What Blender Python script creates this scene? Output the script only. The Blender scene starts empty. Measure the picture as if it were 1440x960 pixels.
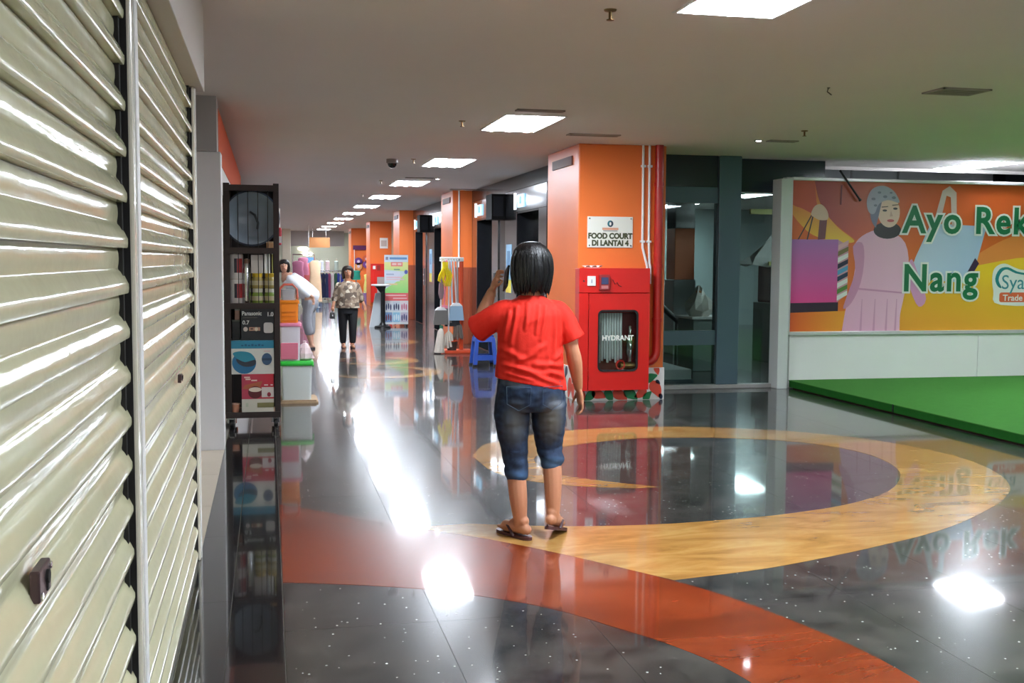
import bpy, bmesh, math, random
from mathutils import Vector, Matrix
from mathutils.geometry import tessellate_polygon
from mathutils import noise as mnoise

random.seed(7)
sc = bpy.context.scene
COL = bpy.context.collection

# ------------------------------------------------------------------ camera
cam_data = bpy.data.cameras.new('camera')
cam = bpy.data.objects.new('camera', cam_data)
COL.objects.link(cam)
cam_data.sensor_width = 36.0
cam_data.lens = 1530.0 / 1440.0 * 36.0
cam_data.clip_start = 0.05
CR, CD, CF = Vector((0.9758, -0.2184, 0.0060)), Vector((-0.0103, -0.0736, -0.9972)), Vector((0.2184, 0.9731, -0.0741))
m3 = Matrix((CR, -CD, -CF)).transposed()
cam.matrix_world = Matrix.Translation((0, 0, 1.55)) @ m3.to_quaternion().to_matrix().to_4x4()
sc.camera = cam

# ------------------------------------------------------------------ world and exposure
w = bpy.data.worlds.new('world'); sc.world = w
w.use_nodes = True
w.node_tree.nodes['Background'].inputs[0].default_value = (0.55, 0.6, 0.65, 1)
w.node_tree.nodes['Background'].inputs[1].default_value = 0.05
sc.view_settings.view_transform = 'Standard'
sc.view_settings.look = 'None'
sc.view_settings.gamma = 1.0
sc.view_settings.use_curve_mapping = False
sc.view_settings.exposure = 1.38
LAMP_POWER = 27.0            # radiance of the fluorescent tubes
sc.cycles.use_denoising = True
sc.cycles.max_bounces = 10
sc.cycles.diffuse_bounces = 5
sc.cycles.glossy_bounces = 5
sc.cycles.transmission_bounces = 8
sc.cycles.sample_clamp_indirect = 10.0
sc.cycles.caustics_refractive = False

# ------------------------------------------------------------------ helpers
def lin(c):
    r = []
    for v in c:
        v /= 255.0
        r.append(v / 12.92 if v <= 0.04045 else ((v + 0.055) / 1.055) ** 2.4)
    return (r[0], r[1], r[2], 1.0)

MATS = {}
def mat(name, rgb, rough=0.5, metal=0.0, var=0.0, vscale=6.0, bump=0.0, bscale=40.0, coat=0.0, coat_rough=0.03,
        spec=0.5, emit=0.0, alpha=1.0, trans=0.0, stretch=(1, 1, 1), rvar=0.0):
    if name in MATS: return MATS[name]
    m = bpy.data.materials.new(name); m.use_nodes = True
    nt = m.node_tree; n = nt.nodes; L = nt.links
    b = n['Principled BSDF']
    c = lin(rgb)
    b.inputs['Base Color'].default_value = c
    b.inputs['Roughness'].default_value = rough
    b.inputs['Metallic'].default_value = metal
    b.inputs['Specular IOR Level'].default_value = spec
    b.inputs['Coat Weight'].default_value = coat
    b.inputs['Coat Roughness'].default_value = coat_rough
    b.inputs['Alpha'].default_value = alpha
    b.inputs['Transmission Weight'].default_value = trans
    if emit:
        b.inputs['Emission Color'].default_value = c
        b.inputs['Emission Strength'].default_value = emit
    if var or bump or rvar:
        tc = n.new('ShaderNodeTexCoord'); mp = n.new('ShaderNodeMapping')
        mp.inputs['Scale'].default_value = stretch
        L.new(tc.outputs['Object'], mp.inputs['Vector'])
        no = n.new('ShaderNodeTexNoise'); no.inputs['Scale'].default_value = vscale; no.inputs['Detail'].default_value = 5
        L.new(mp.outputs[0], no.inputs['Vector'])
        if var:
            mx = n.new('ShaderNodeMix'); mx.data_type = 'RGBA'
            mx.inputs['A'].default_value = tuple(max(0, v * (1 - var)) for v in c[:3]) + (1,)
            mx.inputs['B'].default_value = tuple(min(1, v * (1 + var)) for v in c[:3]) + (1,)
            L.new(no.outputs['Fac'], mx.inputs['Factor'])
            L.new(mx.outputs['Result'], b.inputs['Base Color'])
        if rvar:
            ma = n.new('ShaderNodeMapRange')
            ma.inputs['To Min'].default_value = max(0.0, rough - rvar); ma.inputs['To Max'].default_value = rough + rvar
            L.new(no.outputs['Fac'], ma.inputs['Value']); L.new(ma.outputs[0], b.inputs['Roughness'])
        if bump:
            n2 = n.new('ShaderNodeTexNoise'); n2.inputs['Scale'].default_value = bscale; n2.inputs['Detail'].default_value = 3
            L.new(mp.outputs[0], n2.inputs['Vector'])
            bp = n.new('ShaderNodeBump'); bp.inputs['Strength'].default_value = bump; bp.inputs['Distance'].default_value = 0.01
            L.new(n2.outputs['Fac'], bp.inputs['Height']); L.new(bp.outputs[0], b.inputs['Normal'])
    MATS[name] = m
    return m

class B:
    """collects polygons for one mesh"""
    def __init__(s): s.v = []; s.f = []; s.mi = []; s.c = []
    def face(s, pts, mi=0, col=None):
        i = len(s.v); s.v += [tuple(p) for p in pts]; s.f.append(tuple(range(i, i + len(pts)))); s.mi.append(mi); s.c.append(col)
    def box(s, x0, x1, y0, y1, z0, z1, mi=0, col=None):
        i = len(s.v)
        s.v += [(x0,y0,z0),(x1,y0,z0),(x1,y1,z0),(x0,y1,z0),(x0,y0,z1),(x1,y0,z1),(x1,y1,z1),(x0,y1,z1)]
        for f in ((0,3,2,1),(4,5,6,7),(0,1,5,4),(1,2,6,5),(2,3,7,6),(3,0,4,7)):
            s.f.append(tuple(i + k for k in f)); s.mi.append(mi); s.c.append(col)
        return s
    def frustum(s, c0, h0, c1, h1, mi=0):
        """four-sided tapered post: centre and half sizes (x, y) at bottom and top"""
        i = len(s.v)
        for c, h in ((c0, h0), (c1, h1)):
            for sx, sy in ((-1,-1),(1,-1),(1,1),(-1,1)): s.v.append((c[0]+sx*h[0], c[1]+sy*h[1], c[2]))
        for f in ((0,3,2,1),(4,5,6,7),(0,1,5,4),(1,2,6,5),(2,3,7,6),(3,0,4,7)):
            s.f.append(tuple(i + k for k in f)); s.mi.append(mi); s.c.append(None)
        return s
    def rings(s, rings, mi=0, caps=True, close=True):
        i0 = len(s.v); n = len(rings[0])
        for r in rings: s.v += [tuple(p) for p in r]
        for k in range(len(rings) - 1):
            a = i0 + k * n; b = a + n
            for j in range(n if close else n - 1):
                j2 = (j + 1) % n
                s.f.append((a + j, a + j2, b + j2, b + j)); s.mi.append(mi); s.c.append(None)
        if caps:
            for a, rev in ((i0, True), (i0 + (len(rings) - 1) * n, False)):
                q = list(range(a, a + n))
                s.f.append(tuple(reversed(q)) if rev else tuple(q)); s.mi.append(mi); s.c.append(None)
        return s
    def tube(s, pts, r, n=8, mi=0, flat=1.0, round_ends=False, side=None):
        pts = [Vector(p) for p in pts]
        rs = list(r) if isinstance(r, (list, tuple)) else [r] * len(pts)
        T = []
        for k in range(len(pts)):
            a = pts[max(0, k - 1)]; b = pts[min(len(pts) - 1, k + 1)]
            T.append((b - a).normalized())
        u = Vector(side) if side else (Vector((1, 0, 0)) if abs(T[0].x) < 0.8 else Vector((0, 1, 0)))
        rings = []
        def ring(c, t, rr):
            nonlocal u
            u = (u - t * u.dot(t)).normalized(); v = t.cross(u)
            return [c + u * (rr * math.cos(2*math.pi*j/n)) + v * (rr * flat * math.sin(2*math.pi*j/n)) for j in range(n)]
        if round_ends:
            for a in (80, 55, 28):
                an = math.radians(a); rings.append(ring(pts[0] - T[0] * rs[0] * math.sin(an), T[0], rs[0] * math.cos(an)))
        for p, t, rr in zip(pts, T, rs): rings.append(ring(p, t, rr))
        if round_ends:
            for a in (28, 55, 80):
                an = math.radians(a); rings.append(ring(pts[-1] + T[-1] * rs[-1] * math.sin(an), T[-1], rs[-1] * math.cos(an)))
        return s.rings(rings, mi)
    def lathe(s, prof, c=(0,0,0), n=20, axis='z', mi=0):
        rings = []
        for r, h in prof:
            rg = []
            for j in range(n):
                a = 2*math.pi*j/n; x, y = r*math.cos(a), r*math.sin(a)
                p = (x, y, h) if axis == 'z' else ((x, h, y) if axis == 'y' else (h, x, y))
                rg.append((c[0]+p[0], c[1]+p[1], c[2]+p[2]))
            if axis == 'y': rg.reverse()
            rings.append(rg)
        return s.rings(rings, mi, caps=tuple(prof[0]) != tuple(prof[-1]))
    def flat(s, poly, to3, mi=0, col=None):
        """triangulated 2-D polygon, placed by to3(a, b)"""
        i = len(s.v)
        s.v += [tuple(to3(a, b)) for a, b in poly]
        for t in tessellate_polygon([[Vector((a, b, 0)) for a, b in poly]]):
            s.f.append(tuple(i + k for k in t)); s.mi.append(mi); s.c.append(col)
        return s
    def prism(s, poly, to3, d0, d1, mi=0):
        """2-D polygon extruded between to3(a, b, d0) and to3(a, b, d1)"""
        n = len(poly)
        s.flat(poly, lambda a, b: to3(a, b, d0), mi); s.flat(poly, lambda a, b: to3(a, b, d1), mi)
        for k in range(n):
            a, b = poly[k], poly[(k + 1) % n]
            s.face([to3(a[0], a[1], d0), to3(b[0], b[1], d0), to3(b[0], b[1], d1), to3(a[0], a[1], d1)], mi)
        return s

WLOC = {}
def origin(o): return WLOC.get(o.name, Vector((0, 0, 0))) if o is not None else Vector((0, 0, 0))

def obj(name, b, mats, parent=None, smooth=False, bevel=0.0, fix=True, weld=False):
    me = bpy.data.meshes.new(name)
    off = origin(parent)
    vs = [(v[0]-off.x, v[1]-off.y, v[2]-off.z) for v in b.v] if parent is not None else b.v
    me.from_pydata(vs, [], b.f)
    for m in (mats if isinstance(mats, (list, tuple)) else [mats]): me.materials.append(m)
    me.polygons.foreach_set('material_index', b.mi)
    if any(c is not None for c in b.c):
        at = me.color_attributes.new('Col', 'FLOAT_COLOR', 'CORNER')
        for p, c in zip(me.polygons, b.c):
            for li in p.loop_indices:
                cc = c(me.vertices[me.loops[li].vertex_index].co + off) if callable(c) else (c or (255, 255, 255))
                at.data[li].color = lin(cc)
    if fix or weld:
        bm = bmesh.new(); bm.from_mesh(me)
        if weld: bmesh.ops.remove_doubles(bm, verts=bm.verts, dist=1e-5)
        if fix: bmesh.ops.recalc_face_normals(bm, faces=bm.faces)
        bm.to_mesh(me); bm.free()
    if smooth:
        me.polygons.foreach_set('use_smooth', [True] * len(me.polygons))
    o = bpy.data.objects.new(name, me); COL.objects.link(o)
    if parent is not None:
        o.parent = parent; WLOC[o.name] = off
    if bevel:
        md = o.modifiers.new('bevel', 'BEVEL'); md.width = bevel; md.segments = 2; md.limit_method = 'ANGLE'; md.angle_limit = 0.7
    if smooth:
        try: me.set_sharp_from_angle(angle=0.9)
        except Exception: pass
    return o

def tag(o, label=None, cat=None, group=None, kind=None):
    if label: o['label'] = label
    if cat: o['category'] = cat
    if group: o['group'] = group
    if kind: o['kind'] = kind
    return o

def thing(name, label, cat, loc=(0,0,0), group=None, kind=None):
    o = bpy.data.objects.new(name, None); COL.objects.link(o)
    o.location = loc; o.empty_display_size = 0.1
    WLOC[o.name] = Vector(loc)
    return tag(o, label, cat, group, kind)

def dup(o, dloc, label=None, parent=None, group=None):
    c = o.copy(); COL.objects.link(c)
    if parent is None:
        c.location = Vector(o.location) + Vector(dloc)
        WLOC[c.name] = c.location.copy()
        if label: c['label'] = label
        if group: c['group'] = group
    else:
        c.parent = parent
    for ch in list(o.children): dup(ch, None, parent=c)
    return c

def text(name, s, size, loc, rot, m, parent, bold=0.0, extrude=0.001, spacing=1.0, shear=0.0, align='LEFT', sx=1.0):
    cu = bpy.data.curves.new(name, 'FONT'); cu.body = s; cu.size = size; cu.extrude = extrude; cu.offset = bold
    cu.space_character = spacing; cu.shear = shear; cu.align_x = align; cu.resolution_u = 4
    t = bpy.data.objects.new(name + '_curve', cu); COL.objects.link(t)
    dg = bpy.context.evaluated_depsgraph_get()
    me = bpy.data.meshes.new_from_object(t.evaluated_get(dg))
    COL.objects.unlink(t); bpy.data.objects.remove(t)
    me.materials.clear(); me.materials.append(m); me.name = name
    o = bpy.data.objects.new(name, me); COL.objects.link(o)
    o.parent = parent; o.location = Vector(loc) - origin(parent); o.rotation_euler = rot; o.scale = (sx, 1, 1)
    WLOC[o.name] = origin(parent)
    return o

def catmull(pts, k=4, closed=False):
    out = []; n = len(pts)
    for i in range(n if closed else n - 1):
        p = [pts[(i + d) % n] if closed else pts[min(max(i + d, 0), n - 1)] for d in (-1, 0, 1, 2)]
        for j in range(k):
            t = j / k
            out.append(tuple(0.5 * ((2*p[1][a]) + (-p[0][a]+p[2][a])*t + (2*p[0][a]-5*p[1][a]+4*p[2][a]-p[3][a])*t*t
                                     + (-p[0][a]+3*p[1][a]-3*p[2][a]+p[3][a])*t**3) for a in range(len(pts[0]))))
    if not closed: out.append(tuple(pts[-1]))
    return out

def ellipse(cx, cy, rx, ry, n=24, a0=0, a1=360, rot=0.0):
    full = abs(a1 - a0) >= 360
    r = []
    for k in range(n if full else n + 1):
        a = math.radians(a0 + (a1 - a0) * k / n); x, y = rx*math.cos(a), ry*math.sin(a)
        r.append((cx + x*math.cos(rot) - y*math.sin(rot), cy + x*math.sin(rot) + y*math.cos(rot)))
    return r

def rrect(x0, x1, y0, y1, r, n=5):
    out = []
    for cx, cy, a in ((x1-r, y1-r, 0), (x0+r, y1-r, 90), (x0+r, y0+r, 180), (x1-r, y0+r, 270)):
        for k in range(n + 1):
            t = math.radians(a + 90*k/n); out.append((cx + r*math.cos(t), cy + r*math.sin(t)))
    return out

# ------------------------------------------------------------------ materials
def print_material():
    m = bpy.data.materials.new('printed_vinyl'); m.use_nodes = True
    n = m.node_tree.nodes; a = n.new('ShaderNodeAttribute'); a.attribute_name = 'Col'
    b = n['Principled BSDF']; b.inputs['Roughness'].default_value = 0.4
    m.node_tree.links.new(a.outputs['Color'], b.inputs['Base Color'])
    return m
PRINT = print_material()

def granite():
    m = bpy.data.materials.new('dark_granite'); m.use_nodes = True
    nt = m.node_tree; n = nt.nodes; L = nt.links; b = n['Principled BSDF']
    g = n.new('ShaderNodeNewGeometry')
    no = n.new('ShaderNodeTexNoise'); no.inputs['Scale'].default_value = 3.2; no.inputs['Detail'].default_value = 10; no.inputs['Roughness'].default_value = 0.72
    L.new(g.outputs['Position'], no.inputs['Vector'])
    r1 = n.new('ShaderNodeValToRGB')
    e = r1.color_ramp.elements
    e[0].position = 0.36; e[0].color = lin((26, 26, 28)); e[1].position = 0.66; e[1].color = lin((80, 76, 72))
    L.new(no.outputs['Fac'], r1.inputs['Fac'])
    # mineral flecks: small bright cells kept at random
    vo = n.new('ShaderNodeTexVoronoi'); vo.inputs['Scale'].default_value = 44.0
    L.new(g.outputs['Position'], vo.inputs['Vector'])
    lt = n.new('ShaderNodeMath'); lt.operation = 'LESS_THAN'; lt.inputs[1].default_value = 0.21
    L.new(vo.outputs['Distance'], lt.inputs[0])
    sp = n.new('ShaderNodeSeparateColor'); L.new(vo.outputs['Color'], sp.inputs[0])
    gt = n.new('ShaderNodeMath'); gt.operation = 'GREATER_THAN'; gt.inputs[1].default_value = 0.935
    L.new(sp.outputs[0], gt.inputs[0])
    mu = n.new('ShaderNodeMath'); mu.operation = 'MULTIPLY'; L.new(lt.outputs[0], mu.inputs[0]); L.new(gt.outputs[0], mu.inputs[1])
    vo2 = n.new('ShaderNodeTexVoronoi'); vo2.inputs['Scale'].default_value = 150.0; L.new(g.outputs['Position'], vo2.inputs['Vector'])
    sp2 = n.new('ShaderNodeSeparateColor'); L.new(vo2.outputs['Color'], sp2.inputs[0])
    mr = n.new('ShaderNodeMapRange'); mr.inputs['From Min'].default_value = 0.6; mr.inputs['To Max'].default_value = 0.03
    L.new(sp2.outputs[1], mr.inputs['Value'])
    m1 = n.new('ShaderNodeMix'); m1.data_type = 'RGBA'; m1.blend_type = 'ADD'; m1.inputs['Factor'].default_value = 0.5
    L.new(r1.outputs[0], m1.inputs['A']); L.new(mr.outputs[0], m1.inputs['B'])
    m2 = n.new('ShaderNodeMix'); m2.data_type = 'RGBA'
    m2.inputs['B'].default_value = lin((190, 190, 184))
    L.new(mu.outputs[0], m2.inputs['Factor']); L.new(m1.outputs['Result'], m2.inputs['A'])
    L.new(m2.outputs['Result'], b.inputs['Base Color'])
    b.inputs['Roughness'].default_value = 0.22
    b.inputs['Specular IOR Level'].default_value = 0.09
    b.inputs['Coat Weight'].default_value = 0.75; b.inputs['Coat Roughness'].default_value = 0.045; b.inputs['Coat IOR'].default_value = 1.5
    return m
GRANITE = granite()

def veined(name, c1, c2, c3, scale, rot):
    m = bpy.data.materials.new(name); m.use_nodes = True
    nt = m.node_tree; n = nt.nodes; L = nt.links; b = n['Principled BSDF']
    g = n.new('ShaderNodeNewGeometry'); mp = n.new('ShaderNodeMapping')
    mp.inputs['Rotation'].default_value = (0, 0, rot); mp.inputs['Scale'].default_value = (1.0, 3.2, 1.0)
    L.new(g.outputs['Position'], mp.inputs['Vector'])
    no = n.new('ShaderNodeTexNoise'); no.inputs['Scale'].default_value = scale; no.inputs['Detail'].default_value = 9
    no.inputs['Roughness'].default_value = 0.62; no.inputs['Distortion'].default_value = 0.8
    L.new(mp.outputs[0], no.inputs['Vector'])
    r = n.new('ShaderNodeValToRGB'); e = r.color_ramp.elements
    e[0].position = 0.28; e[0].color = lin(c1); e[1].position = 0.75; e[1].color = lin(c3)
    k = r.color_ramp.elements.new(0.5); k.color = lin(c2)
    L.new(no.outputs['Fac'], r.inputs['Fac']); L.new(r.outputs[0], b.inputs['Base Color'])
    b.inputs['Roughness'].default_value = 0.25; b.inputs['Specular IOR Level'].default_value = 0.08
    b.inputs['Coat Weight'].default_value = 0.7; b.inputs['Coat Roughness'].default_value = 0.05
    return m
YELLOW_STONE = veined('yellow_marble', (136, 94, 44), (168, 122, 62), (190, 148, 90), 2.0, 1.05)
RED_STONE = veined('rust_red_granite', (92, 34, 14), (124, 48, 20), (140, 60, 28), 1.3, 0.9)
BORDER_STONE = mat('black_border_stone', (30, 29, 31), 0.10, var=0.5, vscale=4.0, coat=0.6)

PLASTER = mat('ceiling_plaster', (226, 220, 217), 0.75, var=0.03, vscale=1.5)
WHITE_WALL = mat('white_painted_board', (238, 235, 233), 0.5, var=0.03, vscale=3)
WALL_GREY = mat('grey_paint', (176, 172, 170), 0.6, var=0.03)
FAR_WALL = mat('far_olive_wall', (150, 149, 132), 0.7, var=0.05)
ORANGE = mat('orange_paint', (228, 112, 46), 0.42, var=0.04, vscale=2.0, bump=0.05, bscale=30)
CREAM = mat('cream_enamel', (200, 196, 162), 0.13, var=0.05, vscale=2.5, bump=0.28, bscale=5.0, stretch=(1, 1, 2.2), spec=.32)
CREAM_POST = mat('cream_post_enamel', (222, 214, 196), 0.2, coat=0.4)
DARK_GAP = mat('dark_gap', (18, 14, 12), 0.7)
WHITE_PLASTIC = mat('white_plastic', (232, 232, 230), 0.35)
WHITE_METAL = mat('white_metal', (228, 226, 222), 0.5)
BLACK = mat('black_plastic', (18, 18, 20), 0.4)
BLACK_METAL = mat('black_metal', (30, 28, 29), 0.45, metal=0.3)
STEEL = mat('stainless_steel', (158, 162, 166), 0.13, metal=1.0, var=0.05, vscale=4, stretch=(1, 1, 12))
CHROME = mat('chrome', (210, 210, 212), 0.12, metal=1.0)
DARK_STONE = mat('dark_polished_stone', (26, 27, 30), 0.14, var=0.4, vscale=9)
RED_PAINT = mat('red_enamel', (206, 28, 22), 0.28, var=0.04, coat=0.3)
RED_DARK = mat('red_pipe_paint', (176, 30, 22), 0.3)
def pane(name, tint, ior=1.5):
    m = bpy.data.materials.new(name); m.use_nodes = True
    nt = m.node_tree; n = nt.nodes; L = nt.links; n.remove(n['Principled BSDF'])
    tr = n.new('ShaderNodeBsdfTransparent'); tr.inputs[0].default_value = lin(tint)
    gl = n.new('ShaderNodeBsdfGlossy'); gl.inputs['Roughness'].default_value = 0.02
    fr = n.new('ShaderNodeFresnel'); fr.inputs[0].default_value = ior
    mx = n.new('ShaderNodeMixShader'); L.new(fr.outputs[0], mx.inputs[0]); L.new(tr.outputs[0], mx.inputs[1]); L.new(gl.outputs[0], mx.inputs[2])
    L.new(mx.outputs[0], n['Material Output'].inputs[0]); return m
GLASS = pane('clear_glass', (236, 242, 240))
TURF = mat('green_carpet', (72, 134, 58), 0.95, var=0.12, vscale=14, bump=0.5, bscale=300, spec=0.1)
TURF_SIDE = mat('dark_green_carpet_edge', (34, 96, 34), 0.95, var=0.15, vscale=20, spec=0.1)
TEAL_METAL = mat('teal_grey_metal', (78, 100, 108), 0.35, metal=0.2)
TUBE = mat('fluorescent_tube', (236, 245, 255), 0.5, emit=LAMP_POWER)
REFLECTOR = mat('lamp_reflector', (240, 240, 238), 0.25, metal=0.4)
SKIN = mat('skin', (186, 128, 96), 0.5, var=0.06, vscale=12)
HAIR = mat('black_hair', (13, 12, 14), 0.33, bump=0.5, bscale=30, stretch=(6, 6, 0.6))
# ================================================================== STRUCTURE
CEIL = 2.83
# ---- floor: a bed, granite slabs with open joints, black border stones, stone inlays
floor = obj('floor', B().box(-3, 16, -9, 56, -0.12, -0.004), mat('joint_mortar', (120, 116, 110), 0.8))
tag(floor, 'polished dark granite floor with yellow and rust stone inlays', 'floor', kind='structure')
xs = [0.053 + 0.646 * k for k in range(0, 11)]
ys = [-3.2 + 2.58 * k for k in range(0, 15)]
G = 0.0009
slab_cache = {}
for i in range(len(xs) - 1):
    for j in range(len(ys) - 1):
        x0, x1, y0, y1 = xs[i] + G, xs[i+1] - G, ys[j] + G, ys[j+1] - G
        o = obj('granite_slab', B().box(x0, x1, y0, y1, -0.02, 0.0), GRANITE, floor, fix=False)
big = B(); big.box(xs[-1]+G, 16, -9, 12.38, -0.02, 0); big.box(xs[-1]+G, 16, 12.52, 56, -0.02, 0); big.box(xs[0]+G, xs[-1], ys[-1], 56, -0.02, 0); big.box(xs[0]+G, xs[-1], -9, ys[0]-G, -0.02, 0)
obj('granite_field', big, GRANITE, floor, fix=False)
yb = -1.0
while yb < 34:
    for a, b_ in ((-0.358, -0.176), (-0.172, 0.049)):
        if True: obj('border_stone', B().box(a, b_, yb + G, yb + 1.2 - G, -0.02, 0.0), BORDER_STONE, floor, fix=False)
    yb += 1.2
XY = lambda z: (lambda a, b: (a, b, z))
def inlay(name, poly, m, z=0.0012):
    return obj(name, B().prism(poly, lambda a, b, d: (a, b, d), -0.004, z), m, floor, fix=True)
outer = [(1.57,8.41),(1.75,8.89),(1.95,9.08),(2.26,9.33),(2.64,9.52),(3.06,9.61),(3.45,9.61),(3.8,9.55),(4.22,9.39),(4.66,9.13),(5.0,8.8),
         (5.22,8.42),(5.35,8.0),(5.39,7.57),(5.31,7.13),(5.17,6.78),(5.0,6.5),(4.79,6.27),(4.57,6.07),(4.07,5.70),(3.65,5.46),(3.3,5.31),(3.0,5.19),(2.6,5.05),(2.33,4.98),(1.92,4.91)]
inner = [(1.144,6.227),(1.482,6.11),(1.703,6.05),(2.0,6.007),(2.35,5.995),(2.75,6.03),(3.06,6.08),(3.6,6.25),(4.1,6.567),(4.48,7.02),(4.67,7.42),(4.74,7.85),
         (4.65,8.28),(4.40,8.62),(4.06,8.83),(3.7,8.95),(3.306,8.996),(2.978,8.97),(2.438,8.725),(2.13,8.42),(2.01,8.15),(2.0,7.83),(2.07,7.53),(2.265,7.309),(2.45,7.14),(2.64,7.0)]
tail = [(2.45,7.0),(2.2,7.085),(1.99,7.19),(1.86,7.30),(1.76,7.42),(1.64,7.62),(1.57,7.98)]
otop = [(0.056,6.96),(0.298,6.727),(0.498,6.498),(0.684,6.317),(0.948,6.072),(1.18,5.86),(1.375,5.64),(1.55,5.42),(1.73,5.17),(1.90,4.92),(2.031,4.694),(2.135,4.45),(2.224,4.174),(2.30,3.9),(2.337,3.65),(2.34,3.35),(2.28,2.8),(2.1,2.2)]
obot = [(0.056,5.25),(0.261,5.185),(0.45,5.118),(0.72,5.0),(0.9,4.88),(1.05,4.77),(1.18,4.65),(1.29,4.52),(1.41,4.33),(1.53,4.15),(1.61,4.0),(1.68,3.83),(1.73,3.62),(1.77,3.3),(1.76,2.8),(1.6,2.2)]
C = lambda p: catmull(p, 3)
yel = C(outer) + [(1.73,5.17),(1.55,5.42),(1.375,5.64),(1.18,5.86),(0.948,6.072),(0.8,6.21)] + C(inner) + C(tail)[:-1]
obj('yellow_inlay', B().prism(yel, lambda a, b, d: (a, b, d), -0.004, 0.0012), YELLOW_STONE, floor)
ot, ob_ = C(otop), C(obot)
def band(u0, u1, name):
    a = [p for k, p in enumerate(ot) if u0 <= k/(len(ot)-1) <= u1]; b = [p for k, p in enumerate(ob_) if u0 <= k/(len(ob_)-1) <= u1]
    inlay(name, a + list(reversed(b)), RED_STONE, 0.0008)
# pieces of the rust band, joints as in the photograph
i1 = min(range(len(ot)), key=lambda k: abs(ot[k][0] - 1.0)); j1 = min(range(len(ob_)), key=lambda k: abs(ob_[k][0] - 0.716))
i2 = min(range(len(ot)), key=lambda k: abs(ot[k][1] - 3.6)); j2 = min(range(len(ob_)), key=lambda k: abs(ob_[k][1] - 3.7))
inlay('rust_inlay', ot[:i1+1] + list(reversed(ob_[:j1+1])), RED_STONE, 0.0008)
sh = lambda p: (p[0] + 0.0035, p[1] - 0.003)
inlay('rust_inlay', [sh(ot[i1])] + ot[i1+1:i2+1] + list(reversed([sh(ob_[j1])] + ob_[j1+1:j2+1])), RED_STONE, 0.0008)
inlay('rust_inlay', ot[i2:] + list(reversed(ob_[j2:])), RED_STONE, 0.0008)
def crescent(cx, cy, r, f, dx, dy, m, a0=0, a1=360):
    o = ellipse(cx, cy, r, r, 30, a0, a1); i = ellipse(cx + dx, cy + dy, r*f, r*f, 30, a0, a1)
    if a1 - a0 >= 360: o.append(o[0]); i.append(i[0])
    inlay('far_yellow_inlay' if m is YELLOW_STONE else 'far_rust_inlay', o + list(reversed(i)), m)
crescent(1.55, 15.02, 0.80, 0.80, -0.08, 0.06, YELLOW_STONE, -150, 100)
crescent(1.62, 16.78, 0.66, 0.74, -0.08, 0.06, YELLOW_STONE, -140, 150)
crescent(1.0, 17.3, 0.55, 0.7, 0.05, 0.05, RED_STONE, 120, 300)
crescent(2.0, 20.6, 0.8, 0.8, -0.05, 0.1, YELLOW_STONE, -100, 160)
crescent(1.2, 24.0, 0.9, 0.8, 0.0, 0.1, YELLOW_STONE, 0, 250)

# ---- ceiling with recesses for the lamps
LAMPS = [(2.33, y) for y in (-3.6, 0.6, 4.80, 10.05, 14.3, 18.3, 22.4, 26.5, 30.6, 34.7, 38.8, 42.9, 47.0, 51.1)] + [(9.08, y) for y in (0.6, 8.7, 12.72, 19.7, 23.3)] + [(5.9, 4.3), (5.9, 0.2), (5.6, 22.0)]  # stage lamp and the pair right of the viewer: unseen, added for more light
LW, LL = 0.285, 0.60
cuts = [(x - LW, x + LW, y - LL, y + LL) for x, y in LAMPS] + [(5.6, 16.0, 13.42, 18.8)]
gx = sorted({-1.6, 16.0} | {v for c in cuts for v in c[:2]}); gy = sorted({-9.0, 56.0} | {v for c in cuts for v in c[2:]})
cb = B()
for a, b_ in zip(gx, gx[1:]):
    for c, d in zip(gy, gy[1:]):
        mx, my = (a + b_)/2, (c + d)/2
        if any(q[0] < mx < q[1] and q[2] < my < q[3] for q in cuts): continue
        cb.box(a, b_, c, d, CEIL, CEIL + 0.12)
ceiling = tag(obj('ceiling', cb, PLASTER, fix=False), 'off-white plaster ceiling with recessed lamps', 'ceiling', kind='structure')
obj('void_edge', B().box(5.6, 16, 13.36, 13.42, 2.79, 2.95), PLASTER, ceiling)
obj('upper_void', B().box(5.0, 16, 13.3, 19.2, 5.4, 5.5).box(5.4, 5.5, 13.3, 19, 2.95, 5.4).box(5.4, 16, 18.8, 18.9, 2.95, 5.4), mat('dark_void_paint', (58, 60, 64), 0.8), ceiling)

def structure(name, b, m, label, cat='wall', **k):
    return tag(obj(name, b, m, **k), label, cat, kind='structure')
wl = B(); wl.box(-0.62, -0.44, -9, 5.93, 0, CEIL); wl.box(-1.7, -1.6, 5.8, 9.05, 0, CEIL); wl.box(-1.6, -0.62, 5.83, 5.93, 0, CEIL)
wl.box(-0.62, -0.46, 9.28, 56, 0, CEIL)
wall_left = structure('wall_left', wl, WALL_GREY, 'grey shop wall behind the roller shutters')
obj('column_face', B().box(-1.6, -0.358, 9.05, 9.30, 0, 2.40), mat('pale_column_paint', (236, 233, 232), 0.45), wall_left, bevel=0.006)
obj('niche_bulkhead', B().box(-1.6, -0.385, 9.0, 9.30, 2.40, CEIL), WALL_GREY, wall_left)
for k in range(3):
    obj('threshold_tile', B().box(-1.6, -0.36, 5.94 + 1.035*k, 5.94 + 1.035*k + 1.03, -0.01, 0.004), mat('beige_threshold_tile', (206, 192, 172), 0.35, var=0.04), wall_left)
structure('trim_1', B().box(-0.62, -0.31, -9, 5.90, 2.405, CEIL), mat('bulkhead_paint', (206, 198, 192), 0.55), 'pale bulkhead above the first two roller shutters', 'bulkhead', bevel=0.004)
fb = structure('trim_2', B().box(-0.46, -0.388, 9.3, 34, 2.12, 2.36), mat('pale_fascia', (206, 196, 188), 0.5), 'pale fascia under the orange signboard above third shutter', 'fascia')
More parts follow.
